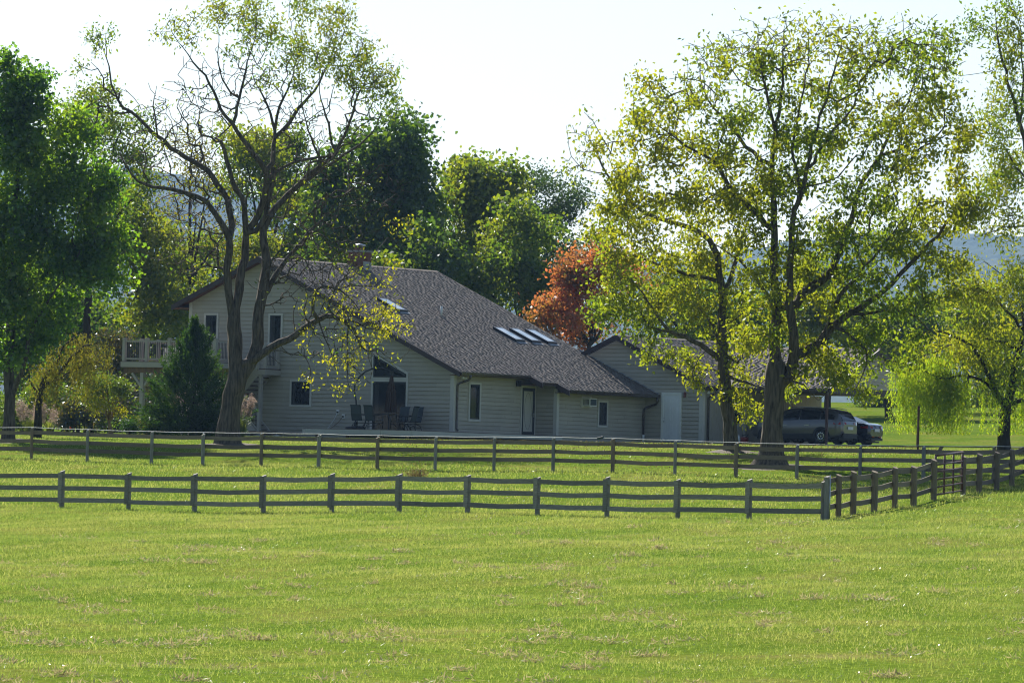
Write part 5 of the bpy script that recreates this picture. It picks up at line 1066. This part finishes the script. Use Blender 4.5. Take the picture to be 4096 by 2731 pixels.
bg_tree('background_tree', 'leafy green tree low behind the right end of the main ridge', 1190, 304, [(1190, 540, 70, 60, 3, 50), (1240, 600, 55, 70, 2.6, 46), (1170, 640, 100, 60, 3.4, 66), (1240, 690, 60, 50, 2.6, 40), (1090, 640, 60, 40, 2.6, 34), (1280, 700, 40, 60, 2, 26)], 'mixed', 50, .25, .18, .44, r0=.22, group=BG)
bg_tree('background_tree', 'dark bluish feathery tree left of the red maple', 1270, 346, [(1215, 420, 40, 25, 2, 26), (1285, 445, 50, 30, 2.4, 34), (1250, 490, 70, 30, 3, 40), (1310, 500, 35, 40, 2, 22), (1280, 560, 60, 40, 3, 36), (1300, 630, 50, 40, 2.4, 22)], 'pine', 50, .2, .1, .5, group=BG)
bg_tree('red_maple_tree', 'red orange maple beside the garage roof', 1345, 292, [(1390, 590, 45, 35, 2, 40), (1345, 620, 45, 40, 2, 46), (1310, 670, 50, 40, 2.2, 50), (1370, 680, 60, 50, 2.4, 46), (1270, 720, 36, 28, 1.6, 26), (1240, 745, 22, 14, 1, 14), (1340, 740, 70, 40, 2.4, 50), (1430, 620, 40, 50, 2, 34), (1300, 775, 50, 30, 2, 30)], 'red', 42, .18, .12, .36, r0=.15)
bg_tree('background_tree', 'bright leafy tree left of the house above the raised deck', 340, 287, [(300, 510, 60, 60, 2.6, 50), (360, 560, 60, 60, 2.6, 50), (300, 610, 80, 50, 3, 56), (380, 640, 60, 50, 2.6, 46), (340, 700, 90, 40, 3, 50), (410, 720, 40, 40, 2, 30)], 'lit', 44, .22, .15, .42, r0=.17, group=BG)
bg_tree('background_tree', 'sunlit small tree between the deck and the left eave', 410, 298, [(420, 610, 40, 40, 2, 30), (400, 670, 40, 50, 2, 34), (430, 740, 40, 40, 2, 30), (380, 760, 50, 30, 2.4, 30)], 'lit', 44, .2, .14, .4, r0=.13, group=BG)
bg_tree('background_tree', 'bright green tree behind the left roof slope', 520, 308, [(500, 590, 70, 40, 3, 40), (560, 560, 50, 40, 2.4, 30), (450, 620, 50, 40, 2.4, 34), (560, 620, 60, 40, 2.4, 34)], 'lit', 44, .22, .15, .44, r0=.17, group=BG)
bg_tree('background_tree', 'bright green tree behind the middle of the main ridge', 740, 322, [(720, 470, 60, 50, 2.8, 44), (770, 530, 60, 60, 2.8, 50), (700, 560, 70, 50, 3, 50), (790, 600, 60, 40, 2.8, 36), (660, 590, 50, 40, 2.4, 30)], 'lit', 48, .24, .16, .44, r0=.2, group=BG)
bg_tree('background_tree', 'dark tree closing the gap behind the chimney', 980, 300, [(970, 590, 60, 60, 2.6, 50), (920, 620, 70, 40, 3, 50), (1010, 620, 50, 40, 2.2, 36)], 'deep', 56, .24, .17, .42, r0=.18, group=BG)
for lab, x, dD, q, lf in (('lit green tree behind the garage ridge, left part', 1560, 325, [(1530, 690, 80, 50, 3, 44), (1610, 670, 70, 50, 3, 44), (1580, 740, 120, 40, 4, 60)], 'lit'), ('deep green tree behind the garage ridge, middle', 1700, 322, [(1690, 700, 80, 60, 3, 50), (1740, 740, 80, 50, 3, 50), (1660, 770, 60, 30, 3, 30)], 'deep'),
        ('sunlit tree behind the carport, under the blue ridge', 1900, 345, [(1890, 640, 45, 50, 2.4, 34), (1880, 700, 70, 50, 3, 46), (1950, 720, 60, 40, 3, 40), (1880, 770, 120, 40, 4, 56)], 'lit'), ('green tree right of the carport gable', 2040, 340, [(2020, 720, 70, 50, 3, 46), (2090, 760, 70, 60, 3, 50), (2030, 810, 90, 50, 3.4, 50)], 'mixed'),
        ('leafy tree beyond the field behind the willow', 2200, 350, [(2180, 740, 80, 60, 3.4, 50), (2260, 780, 80, 70, 3.4, 56), (2170, 840, 90, 60, 3.4, 50)], 'mixed'), ('leafy tree beyond the field at right edge', 2320, 352, [(2320, 700, 70, 70, 3.4, 50), (2350, 800, 80, 70, 3.4, 50), (2300, 880, 80, 40, 3, 40)], 'mixed'),
        ('dark tree filling the left edge behind the maple', 60, 300, [(40, 600, 120, 90, 4, 70), (130, 660, 100, 80, 4, 60), (60, 780, 140, 70, 4, 80), (200, 740, 100, 60, 4, 60), (150, 850, 130, 60, 4, 70)], 'deep'), ('dark tree behind the raised deck', 270, 296, [(270, 780, 110, 50, 3.6, 70), (330, 850, 90, 50, 3, 60), (420, 800, 50, 60, 2.6, 40), (200, 880, 110, 50, 3.4, 60)], 'deep')):
    bg_tree('background_tree', lab, x, dD, q, lf, 50, .25, .17, .46, group=BG)

# ================================================================ shrubs, weeping tree, juniper, willow, grasses
def shrub(name, label, D, lobes, leaf, per=40, L=.1, W=.06, sig=.2, cat='shrub', group=None, bark='bark_dark', stems=5, yv=985):
    c = gp(lobes[0][0], D, yv=yv); T = Tree(name, label, c, cat, group, ('stem', 'twigs', 'foliage')); tips = np.concatenate([lobe_pts(D, *q, clump=6) for q in lobes]); g = np.asarray(ground(tips[:, 0], tips[:, 1])); tips[:, 2] = np.maximum(tips[:, 2], g + .12)
    limbs = []; cc = tips.mean(0)
    for i in range(stems):
        a = rng.normal(size=3) * .35; t = cc + a * np.array([1, 1, .4]); limbs.append(([c + np.array([0, 0, -.15]) + rng.normal(size=3) * np.array([.05, .05, 0]), c * .5 + t * .5 + a * .15, t], [.045, .03, .012]))
    T.wood(limbs, tips, M[bark], bf=.2, seg=.3, rt=.004, thick=.022); T.leaves(spread(tips, per, sig), LM[leaf], L, W, .2); return T
shrub('magnolia_shrub', 'glossy bronze leaved magnolia low beside the crape myrtle', 251, [(180, 955, 34, 26, .9, 40), (205, 935, 34, 34, 1, 40), (165, 970, 28, 16, .7, 24)], 'magnolia', 30, .17, .075, .16)
shrub('magnolia_shrub', 'tall glossy magnolia behind the raised deck railing', 276, [(245, 830, 50, 50, 1.6, 70), (270, 790, 34, 30, 1.2, 34), (290, 870, 50, 50, 1.6, 60), (250, 910, 60, 40, 1.6, 60)], 'magnolia', 34, .18, .08, .22)
shrub('magnolia_shrub', 'glossy magnolia under the raised deck behind its post', 272, [(345, 920, 40, 50, 1.3, 60), (370, 880, 30, 40, 1.2, 36), (330, 960, 40, 30, 1.2, 36)], 'magnolia', 32, .17, .075, .2)
shrub('dark_shrub', 'dark shadowed shrub mass behind the pampas clump', 266, [(120, 930, 90, 40, 1.6, 90), (40, 920, 60, 50, 1.6, 60), (230, 950, 50, 30, 1.4, 40), (10, 960, 50, 30, 1.4, 40)], 'deep', 40, .15, .09, .26)
shrub('ball_shrub', 'clipped round green shrub at foot of the deck post', 246, [(298, 978, 17, 13, .5, 60)], 'box', 40, .06, .035, .09, yv=992)
shrub('bronze_shrub', 'small bronze yellow shrub between deck post and juniper', 247, [(335, 974, 20, 18, .5, 40), (350, 985, 18, 10, .4, 16)], 'olive', 30, .09, .05, .13, yv=992)
# crape myrtle
D = 243; base = gp(253, D, yv=990); T = Tree('crape_myrtle', 'multi stemmed crape myrtle with pale bark by the deck post', base, 'tree')
limbs = [([base + np.array([0, 0, -.2]), base + np.array([0, 0, .05]), vat(253, 970, D), vat(250, 930, D), vat(247, 890, D)], [.16, .12, .06, .04, .02])]
for x0, x1, y1, dd in ((250, 222, 905, .3), (252, 232, 885, -.3), (254, 262, 890, .4), (256, 274, 900, -.3), (257, 288, 905, .2), (255, 246, 880, -.6)): limbs.append(vl([(x0, 975), (x0 * .55 + x1 * .45, 940), (x1, y1)], D, .045, .02, 0, dd))
tips = np.concatenate([lobe_pts(D, *q, clump=5) for q in ((235, 885, 38, 20, 1.1, 60), (272, 898, 22, 20, .8, 30), (212, 895, 30, 24, 1, 40))]); tipy = np.concatenate([lobe_pts(D, *q, dd=-.5, clump=4) for q in ((280, 935, 22, 14, .6, 16), (225, 930, 26, 20, .7, 20), (205, 915, 18, 20, .6, 10))])
T.wood(limbs, np.concatenate([tips, tipy]), M['bark_pale'], bf=.2, seg=.35, rt=.004, thick=.018); T.leaves(spread(tips, 44, .19), LM['deep'], .09, .05, .3); T.leaves(spread(tipy, 22, .14), LM['walnut_y'], .10, .05, .5)
# weeping cherry-like tree
D = 232; base = gp(89, D, yv=990); T = Tree('weeping_tree', 'yellowing weeping tree with dark trunk left of the magnolia', base)
limbs = [([base + np.array([0, 0, -.3]), base + np.array([0, 0, .1])] + [vat(x, y, D) for x, y in ((89, 970), (88, 935), (92, 900), (110, 860), (140, 820))], [.26, .2, .16, .14, .12, .09, .05])]
limbs += [vl([(92, 900), (120, 870), (160, 825), (190, 795), (225, 785)], D, .09, .02, 0, -1), vl([(90, 915), (70, 880), (60, 840)], D, .06, .02, 0, .6), vl([(110, 860), (150, 790), (190, 765)], D, .06, .02, 0, 1.2), vl([(100, 890), (140, 870), (180, 845), (205, 830)], D, .06, .015, 0, .6)]
tips = np.concatenate([lobe_pts(D, *q, clump=4) for q in ((150, 800, 50, 28, 1.6, 36), (195, 795, 34, 22, 1.2, 22), (105, 850, 50, 34, 1.6, 30), (165, 850, 55, 34, 1.6, 30), (232, 790, 16, 14, .6, 6))])
T.wood(limbs, tips, M['bark_dark'], bf=.2, seg=.5, rt=.006, thick=.025)
S_ = np.repeat(tips, 4, 0) + rng.normal(size=(len(tips) * 4, 3)) * .22; nst = 16; ln_ = rng.uniform(.4, 1.8, len(S_)); tt = rng.random((len(S_), nst))
P1 = S_[:, None, :] + np.stack([rng.normal(0, .05, tt.shape) + .05 * np.sin(tt * 5), rng.normal(0, .05, tt.shape), -tt * ln_[:, None]], -1)
P1 = P1.reshape(-1, 3); P1 = P1[P1[:, 2] > np.asarray(ground(P1[:, 0], P1[:, 1])) + .9]; T.leaves(P1, LM['olive'], .10, .036, 2.2)
# juniper: upright sprays on a cone
D = 246; base = gp(442, D, yv=998); T = Tree('juniper_tree', 'dark conical juniper beside the raised deck', base, part_names=('trunk', 'twigs', 'foliage'))
H = 4.7; n = 520; h = rng.random(n) ** 1.3; ang = rng.random(n) * 2 * np.pi
R_ = np.interp(h, [0, .12, .3, .5, .7, .85, 1], [1.7, 1.85, 1.68, 1.32, .84, .42, .06]) * (.45 + .7 * rng.random(n)) * (1 + .22 * np.sin(ang * 3 + h * 9))
tips = base + np.stack([R_ * np.cos(ang) + (1 - h) * -.15, R_ * np.sin(ang), .1 + h * H], 1)
sk = base + np.stack([rng.uniform(-2.3, 1.3, 90), rng.uniform(-1.4, 1.2, 90), rng.uniform(.1, 1.2, 90)], 1); tips = np.concatenate([tips, sk])
T.wood([([base + np.array([0, 0, -.2]), base + np.array([0, 0, 1.5]), base + np.array([.05, 0, 3.2]), base + np.array([0, 0, 4.6])], [.12, .09, .05, .015])], tips, M['bark_dark'], bf=.5, seg=.3, rt=.005, thick=.03, arch=-.05)
od = tips - (base + np.array([0, 0, .9])); od = unit(od * np.array([1, 1, .3]) + np.array([0, 0, .65]) + rng.normal(size=od.shape) * .28)
nl = 62; P1 = np.repeat(tips, nl, 0); O1 = np.repeat(od, nl, 0); u_ = rng.random((len(P1), 1)); ls = np.repeat(rng.uniform(.25, .55, (len(tips), 1)), nl, 0); P1 = P1 + O1 * (u_ * (ls + .45) - .45) + rng.normal(size=P1.shape) * (.11 * (1.15 - u_))
T.leaves(P1, LM['juniper'], .15, .042, -.2, out=O1 * 2.2)
# willow on the right
D = 212; base = gp(2306, D, yv=1028); T = Tree('willow_tree', 'willow with dark trunk and hanging strands near right edge', base)
limbs = [([base + np.array([0, 0, -.3]), base + np.array([0, 0, .1])] + [vat(x, y, D) for x, y in ((2305, 1000), (2307, 960), (2310, 930))], [.36, .29, .23, .21, .2]),
         vl([(2310, 932), (2285, 895), (2262, 850), (2245, 810), (2200, 770), (2150, 760)], D, .11, .03, 0, -.8), vl([(2311, 930), (2325, 880), (2340, 820), (2352, 760), (2370, 690)], D, .16, .06, 0, .6), vl([(2312, 935), (2345, 915), (2390, 900)], D, .1, .05, 0, .4),
         vl([(2300, 915), (2270, 880), (2240, 860), (2200, 855), (2150, 870), (2120, 850)], D, .07, .02, 0, -1.2), vl([(2345, 810), (2300, 780), (2230, 770), (2160, 800), (2100, 815)], D, .06, .015, .4, 1.0), vl([(2352, 760), (2310, 700), (2260, 660), (2220, 650)], D, .06, .02, .5, -.6), vl([(2355, 750), (2340, 680), (2300, 620), (2260, 600)], D, .05, .015, .5, 1.2)]
tipc = np.concatenate([lobe_pts(D, *q, clump=4) for q in ((2230, 720, 80, 60, 2, 50), (2300, 790, 70, 70, 2, 56), (2200, 800, 70, 40, 1.6, 40), (2330, 650, 40, 60, 1.6, 24), (2250, 640, 60, 40, 1.6, 26), (2340, 870, 40, 40, 1.4, 20))])
tips = np.concatenate([lobe_pts(D, *q, clump=5) for q in ((2110, 845, 38, 20, 1, 46), (2150, 840, 40, 24, 1, 40), (2200, 860, 50, 24, 1, 20), (2260, 880, 60, 24, 1.2, 20), (2340, 900, 30, 24, 1, 12))])
T.wood(limbs, np.concatenate([tipc, tips]), M['bark_dark'], bf=.18, seg=.5, rt=.006, thick=.028, arch=.08)
T.leaves(spread(tipc, 40, (.34, .34, .3)), LM['yellowgreen'], .17, .06, 1.0)
S_ = np.repeat(tips, 5, 0) + rng.normal(size=(len(tips) * 5, 3)) * np.array([.26, .26, .16]); ln_ = rng.uniform(.7, 2.9, len(S_)); tt = rng.random((len(S_), 40))
P1 = (S_[:, None, :] + np.stack([rng.normal(0, .035, tt.shape) + .05 * np.sin(tt * 4), rng.normal(0, .035, tt.shape), -tt * ln_[:, None]], -1)).reshape(-1, 3); P1 = P1[P1[:, 2] > np.asarray(ground(P1[:, 0], P1[:, 1])) + .75]
T.leaves(P1, LM['willow'], .11, .028, 2.6)
# tree reaching in from the right edge
D = 214; base = gp(2440, D); T = Tree('edge_walnut_tree', 'thin leaved walnut reaching in at upper right edge', base)
limbs = [trunk_line(base, vat(2430, 620, D), .3, .2, .2), vl([(2430, 640), (2400, 520), (2370, 400), (2345, 280), (2310, 180), (2290, 80), (2285, 20)], D, .14, .012, 0, -1), vl([(2385, 450), (2340, 400), (2300, 330), (2260, 270)], D, .06, .012, 0, .8), vl([(2345, 280), (2340, 180), (2345, 80), (2340, 10)], D, .05, .012, -.4, .8), vl([(2410, 540), (2350, 520), (2290, 530), (2240, 545)], D, .05, .012, 0, -.8)]
tips = np.concatenate([lobe_pts(D, *q, clump=3) for q in ((2300, 40, 34, 34, 1.4, 24), (2240, 70, 24, 24, .8, 12), (2335, 90, 30, 50, 1.4, 24), (2290, 170, 40, 60, 1.6, 24), (2340, 240, 30, 60, 1.4, 24), (2290, 300, 50, 50, 1.6, 36), (2330, 400, 40, 60, 1.6, 44), (2280, 430, 50, 50, 1.6, 36), (2310, 520, 50, 40, 1.4, 30))]); tw = np.concatenate([lobe_pts(D, *q, clump=2) for q in ((2300, 200, 50, 160, 1.6, 60), (2280, 490, 60, 50, 1.4, 20))])
T.wood(limbs, np.concatenate([tips, tw]), M['bark'], bf=.18, seg=.5, rt=.006, thick=.028); T.leaves(spread(tips, 24, .3), LM['walnut'], .17, .075, .8)
# far hedge beyond the right field and shrubs behind
for i, (x, y, rx, ry) in enumerate(((2060, 930, 30, 26), (2115, 925, 34, 30), (2170, 930, 34, 34), (2230, 928, 36, 34), (2290, 932, 36, 30), (2345, 930, 34, 34), (1990, 900, 40, 40), (2015, 940, 26, 20))):
    shrub('hedgerow_shrub', ('grey green', 'dark green', 'brownish green')[i % 3] + ' hedgerow shrub at far edge of the field, ' + ('leftmost', 'second from left', 'left of the willow strands', 'behind the willow strands', 'left of the willow trunk', 'at the right edge', 'under the carport gable', 'beside the sedan roof')[i], 372, [(x, y, rx, ry, 1.8, 50)], ('deep', 'deep', 'mixed')[i % 3], 30, .2, .13, .34, group='hedgerow shrubs beyond the field', yv=965)
# pampas grass
def pampas(name, label, xv, D, w, hgt, n, npl, yv=990):
    b = gp(xv, D, yv=yv); e = empty(name, label, 'grass clump', loc=tuple(b)); V = []; Fq = []; T = 6
    a = rng.random(n) * 2 * np.pi; r = w * np.sqrt(rng.random(n)); hh = hgt * rng.uniform(.6, 1.0, n); out = rng.uniform(.15, .5, n) * hgt; t = np.linspace(0, 1, T)
    for i in range(n):
        d = np.array([math.cos(a[i]), math.sin(a[i]), 0]); s = np.array([-d[1], d[0], 0]) * .009
        c = np.stack([d * (r[i] * .25 + out[i] * q * q) + np.array([0, 0, hh[i] * (q - .35 * q ** 3)]) for q in t]); wd = (1 - t * .85)[:, None]
        k = len(V) * 1; base_i = sum(len(x) for x in V); V.append(np.concatenate([c + s * wd, c - s * wd])); j = np.arange(T - 1); Fq.append(np.stack([base_i + j, base_i + j + 1, base_i + T + j + 1, base_i + T + j], 1))
    link('blades', np_mesh('blades', np.concatenate(V), np.concatenate(Fq)), LM['reed'], e)
    P = []; 
    for i in range(npl):
        aa = random.random() * 6.28; q = w * random.random(); h0 = hgt * random.uniform(.85, 1.25); dr = np.array([math.cos(aa), math.sin(aa), 0])
        m = 90; u = rng.random(m); P.append(dr * (q * .6 + .25 * hgt * u[:, None] * .4 + .2) + np.stack([rng.normal(0, .035, m), rng.normal(0, .035, m), h0 - .45 + .5 * u], 1))
    v, f = leaf_quads(np.concatenate(P), .10, .022, .3); link('plumes', np_mesh('plumes', v, f), LM['plume'], e)
pampas('pampas_grass', 'cream plumed pampas clump left of the weeping trunk', 68, 240, .7, 1.15, 260, 24); pampas('pampas_grass', 'cream pampas plumes right of the weeping trunk', 112, 241, .4, 1.1, 120, 12)
pampas('pampas_grass', 'pink plumed grass clump between walnut trunk and stairs', 556, 244, .45, 1.5, 220, 26); pampas('pampas_grass', 'pink plumed grass behind juniper skirt under the deck', 394, 258, .4, 1.6, 120, 14)

# ================================================================ turf: grass blades, dry thatch, fallen leaves
def blades(name, label, N, Y0, Y1, h, w, mat, dens_fn=None, S0=0, S1=1e9, flat=False, margin=2.5):
    Y = Y0 + (Y1 - Y0) * np.sqrt(rng.random(N)) if Y1 / Y0 > 1.2 else rng.uniform(Y0, Y1, N); X = (rng.random(N) * 2 - 1) * (.0915 * Y + margin); s = X * VV[0] + Y * VV[1]; k = (s > S0) & (s < S1)
    hp = np.stack([X - HO[0], Y - HO[1]], 1); lx = hp @ UU[:2]; ly = hp @ VV[:2]; k &= ~((lx > -15.3) & (lx < 1.2) & (ly > -.1)) & ~((lx > -6) & (lx < .6) & (ly > -4.2)) & ~((ly > 13.5) & (lx < 12)) & ~((lx > 10) & (lx < 46) & (abs(ly - (19.25 - 9 * (lx - 11.5) / 34 - 8 * ((lx - 11.5) / 34) ** 2)) < 3.4))
    if dens_fn is not None: k &= rng.random(N) < dens_fn(X, Y)
    X, Y = X[k], Y[k]; n = len(X); Z = ground(X, Y) - .01; hh = h * rng.uniform(.5, 1.25, n); a = rng.random(n) * 2 * np.pi; ww = w * rng.uniform(.7, 1.3, n)
    B = np.stack([X, Y, Z], 1); sd = np.stack([np.cos(a), np.sin(a), np.zeros(n)], 1) * ww[:, None] * .5; le = rng.normal(size=(n, 3)) * (.55 if not flat else 2.0); le[:, 2] = 1 if not flat else .25; tip = unit(le) * hh[:, None]
    if flat: B[:, 2] += .03 * rng.random(n)
    v = np.stack([B - sd, B + sd, B + tip], 1).reshape(-1, 3); o = link(name, np_mesh(name, v, np.arange(n * 3).reshape(-1, 3)), mat); tag(o, label, kind='stuff'); return o
gm = leaf_mat('pasture grass', [(.075, .135, .026), (.15, .21, .045), (.24, .275, .085)], [(.16, .21, .045), (.28, .285, .12)], .55, .12, .28, rough=.3, tint=(1.65, 1.62, .95))
gs = leaf_mat('dry thatch', [(.36, .32, .19), (.48, .43, .27), (.24, .21, .12)], None, .42, .05, tint=(1.05, 1, .75))
def nz2(X, Y, f, p): return np.sin(X * f + p) * np.sin(Y * f * .8 + p * 2.1) + np.sin(X * f * 1.9 - Y * f * 1.3 + p * 3) * .6
blades('pasture_grass', 'short bright green grass of the near pasture', 480000, 66, 168, .085, .0135, gm, None, 0, 131)
blades('paddock_grass', 'short green grass between the two fences', 150000, 138, 212,   .12, .021, gm, None, 127, 156)
blades('lawn_grass', 'short green lawn grass below the house', 120000, 165, 262, .07, .022, gm, None, 154, 209)
blades('fence_line_grass', 'taller tufts along the fence posts', 40000, 140, 215, .2, .016, gm, lambda X, Y: np.exp(-((np.minimum(abs(X * VV[0] + Y * VV[1] - 129), abs(X * VV[0] + Y * VV[1] - 154.3))) / .35) ** 2))
thf = lambda X, Y: np.clip((nz2(X, Y * .75, 1.5, .7) + .7 * nz2(X, Y, 3.9, 2.2) - .95) * 1.0, 0, .6)
blades('dry_thatch', 'scattered pale dry clippings over the near pasture', 440000, 66, 150, .1, .02, gs, thf, 0, 129.5, True)
blades('field_grass', 'grass of the field behind the driveway', 60000, 235, 400, .16, .05, gm, None, 224, 330, margin=3)
# mole-like clods / tufts of dry cut grass in the foreground
cl_m = surf('dry grass clod', (.16, .13, .085), .95, (.08, .065, .04), 20, .8)
CV = []; 
for i in range(210):
    Y = 78 + 72 * rng.random() ** 1.3; X = rng.uniform(-1, 1) * .095 * Y; z = float(ground(X, Y)); r = rng.uniform(.03, .09) * (1 if i % 6 else 1.7); m = 60 if i % 6 else 130
    CV.append(np.stack([X + rng.normal(0, r * 2.2, m), Y + rng.normal(0, r, m), z + np.abs(rng.normal(0, r * .42, m))], 1))
v, f = leaf_quads(np.concatenate(CV), .11, .018, -.1); tag(link('dry_grass_clumps', np_mesh('clumps', v, f), gs), 'matted dry grass clumps dotted over the near pasture', kind='stuff')
pf = surf('painted sun glint', (.6, .57, .5), .3, (.5, .47, .4), 3)  # pale flecks: sun glints on the grass put into colour
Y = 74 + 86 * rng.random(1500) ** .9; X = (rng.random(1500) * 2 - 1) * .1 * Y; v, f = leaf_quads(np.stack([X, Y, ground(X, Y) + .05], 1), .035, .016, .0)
tag(link('glint_flecks', np_mesh('flecks', v, f), pf), 'painted sun glint flecks added on the near pasture', kind='stuff')
# fallen leaves on the lawn below the big trees
fl = leaf_mat('fallen leaves', [(.22, .16, .07), (.28, .21, .08), (.14, .10, .05)], None, .25, .05, tint=(1, 1, .8))
P = np.stack([rng.uniform(-4, 17, 3500), rng.uniform(182, 250, 3500)], 1); P = np.column_stack([P, ground(P[:, 0], P[:, 1]) + .06]); sdst = P[:, 0] * VV[0] + P[:, 1] * VV[1]; P = P[(sdst > 153) & (sdst < 208)]
v, f = leaf_quads(P, .06, .04, 0); tag(link('fallen_leaves', np_mesh('fallen_leaves', v, f), fl), 'fallen yellow leaves scattered over the lawn', kind='stuff')

# ================================================================ small things
b = gp(3671 / K, 210, yv=1796 / K); ps = MB().box(-.04, .04, -.04, .04, -.3, 1.75).build('steel_post', M['rust']); ps.location = tuple(b); tag(ps, 'thin rusty brown steel post under the willow strands', 'post')
b = gp(3748 / K, 209, yv=1796 / K); ps = MB().hexa([(-.13, -.03, -.1), (.02, -.03, -.1), (.02, .03, -.1), (-.13, .03, -.1), (.1, -.03, .28), (.25, -.03, .28), (.25, .03, .28), (.1, .03, .28)]).build('leaning_board', M['post_brown']); ps.location = tuple(b); tag(ps, 'short dark board leaning in the lawn right of the steel post', 'board')
b = gp(277 / K, 240, yv=990); fg = empty('marker_flag', 'tiny orange marker flag on wire in the left lawn', 'flag', loc=tuple(b)); MB().tube([(0, 0, -.1), (0, 0, .42)], .004, 5).build('wire', M['wire'], fg); MB().extrude([(0, 0, .40), (.1, 0, .33), (0, 0, .26)], (0, .004, 0)).build('flag_cloth', M['flag'], fg)
jp = h2w(4.95, 15.9); jz = float(ground(jp[0], jp[1])) + .06
jg = empty('white_jug', 'white plastic jug on the ground beside the garage side door', 'jug', loc=(jp[0], jp[1], jz), rz=HRZ); MB().lathe([(.1, 0), (.13, .03), (.13, .22), (.09, .3), (.035, .36), (.035, .4)], (0, 0, 0), 12).build('jug_body', M['plastic'], jg, True); MB().tube([(.05, 0, .35), (.12, 0, .34), (.14, 0, .2)], .015, 6).build('handle', M['plastic'], jg, True)
jp = h2w(5.05, 16.35); rc = empty('fuel_can', 'red fuel can beside the white jug', 'can', loc=(jp[0], jp[1], jz), rz=HRZ); MB().box(-.16, .16, -.1, .1, 0, .28).build('can_body', M['redcan'], rc); MB().tube([(-.1, 0, .28), (-.1, 0, .38), (.1, 0, .38), (.1, 0, .28)], .018, 6).build('handle', M['black'], rc, True); MB().tube([(.12, 0, .27), (.2, 0, .42)], .02, 6).build('spout', M['black'], rc)
# stack of branches and stones at the foot of the stairs
for i in range(16):
    x = -10.2 + random.random() * 3.4; y = -3.6 + random.random() * 1.2; p = h2w(x, y); z = float(ground(p[0], p[1])); r = random.uniform(.07, .16)
    o = link('border_stone', np_mesh('stone', ico * (r / .033) * np.array([1.3, 1, .7]) * (1 + rng.normal(0, .1, (12, 1))), np.array(icf)), M['stone']); o.location = (p[0], p[1], z + .04); o.rotation_euler = (0, 0, random.random() * 6); tag(o, 'grey border stone in the low pile at foot of the stairs', 'stone', 'border stones by the stairs')
for i in range(9):
    x = -9.8 + random.random() * 2.2; y = -3.4 + random.random() * .8; p = h2w(x, y); z = float(ground(p[0], p[1])); a = random.uniform(-.5, .5)
    o = MB().tube([(-.7, 0, .0), (-.2, .03, .03), (.3, -.02, .02), (.8, .05, .05)], [.03, .027, .024, .012], 6).build('cut_branch', M['bark_pale'], None, True); o.location = (p[0], p[1], z + .1 + .04 * i / 3); o.rotation_euler = (0, random.uniform(-.12, .12), HRZ + a); tag(o, 'pale cut branch in the low pile at foot of the stairs', 'branch', 'cut branches by the stairs')
# dry weed clump before the brown fence
b = gp(1665 / K, 186, yv=1090); e = empty('dry_weed', 'dry tan weed clump around a stub, before the brown fence', 'weed', loc=tuple(b)); P = np.stack([rng.normal(0, .22, 500), rng.normal(0, .2, 500), np.abs(rng.normal(0, .14, 500))], 1); v, f = leaf_quads(P, .13, .02, -.6); tag(link('weed_stems', np_mesh('weed', v, f), fl, e), kind='stuff'); MB().box(.1, .16, -.03, .03, -.1, .28).build('stub', M['post_brown'], e)

# ================================================================ haze: one even volume round camera, ground and hills
hz = MB().box(-4200, 4200, -480, 7600, -12, 430).build('haze', None); tag(hz, 'thin blue autumn haze', kind='stuff')
hm = bpy.data.materials.new('haze'); hm.use_nodes = True; n_, l_ = nodes(hm); n_.remove(n_['Principled BSDF']); pv = n_.new('ShaderNodeVolumePrincipled')
pv.inputs['Color'].default_value = (.36, .6, 1.0, 1); pv.inputs['Density'].default_value = .00006; pv.inputs['Anisotropy'].default_value = .2
l_.new(pv.outputs[0], n_['Material Output'].inputs['Volume']); hz.data.materials.append(hm); hm.cycles.homogeneous_volume = True if hasattr(hm.cycles, 'homogeneous_volume') else True
hz.display_type = 'WIRE'
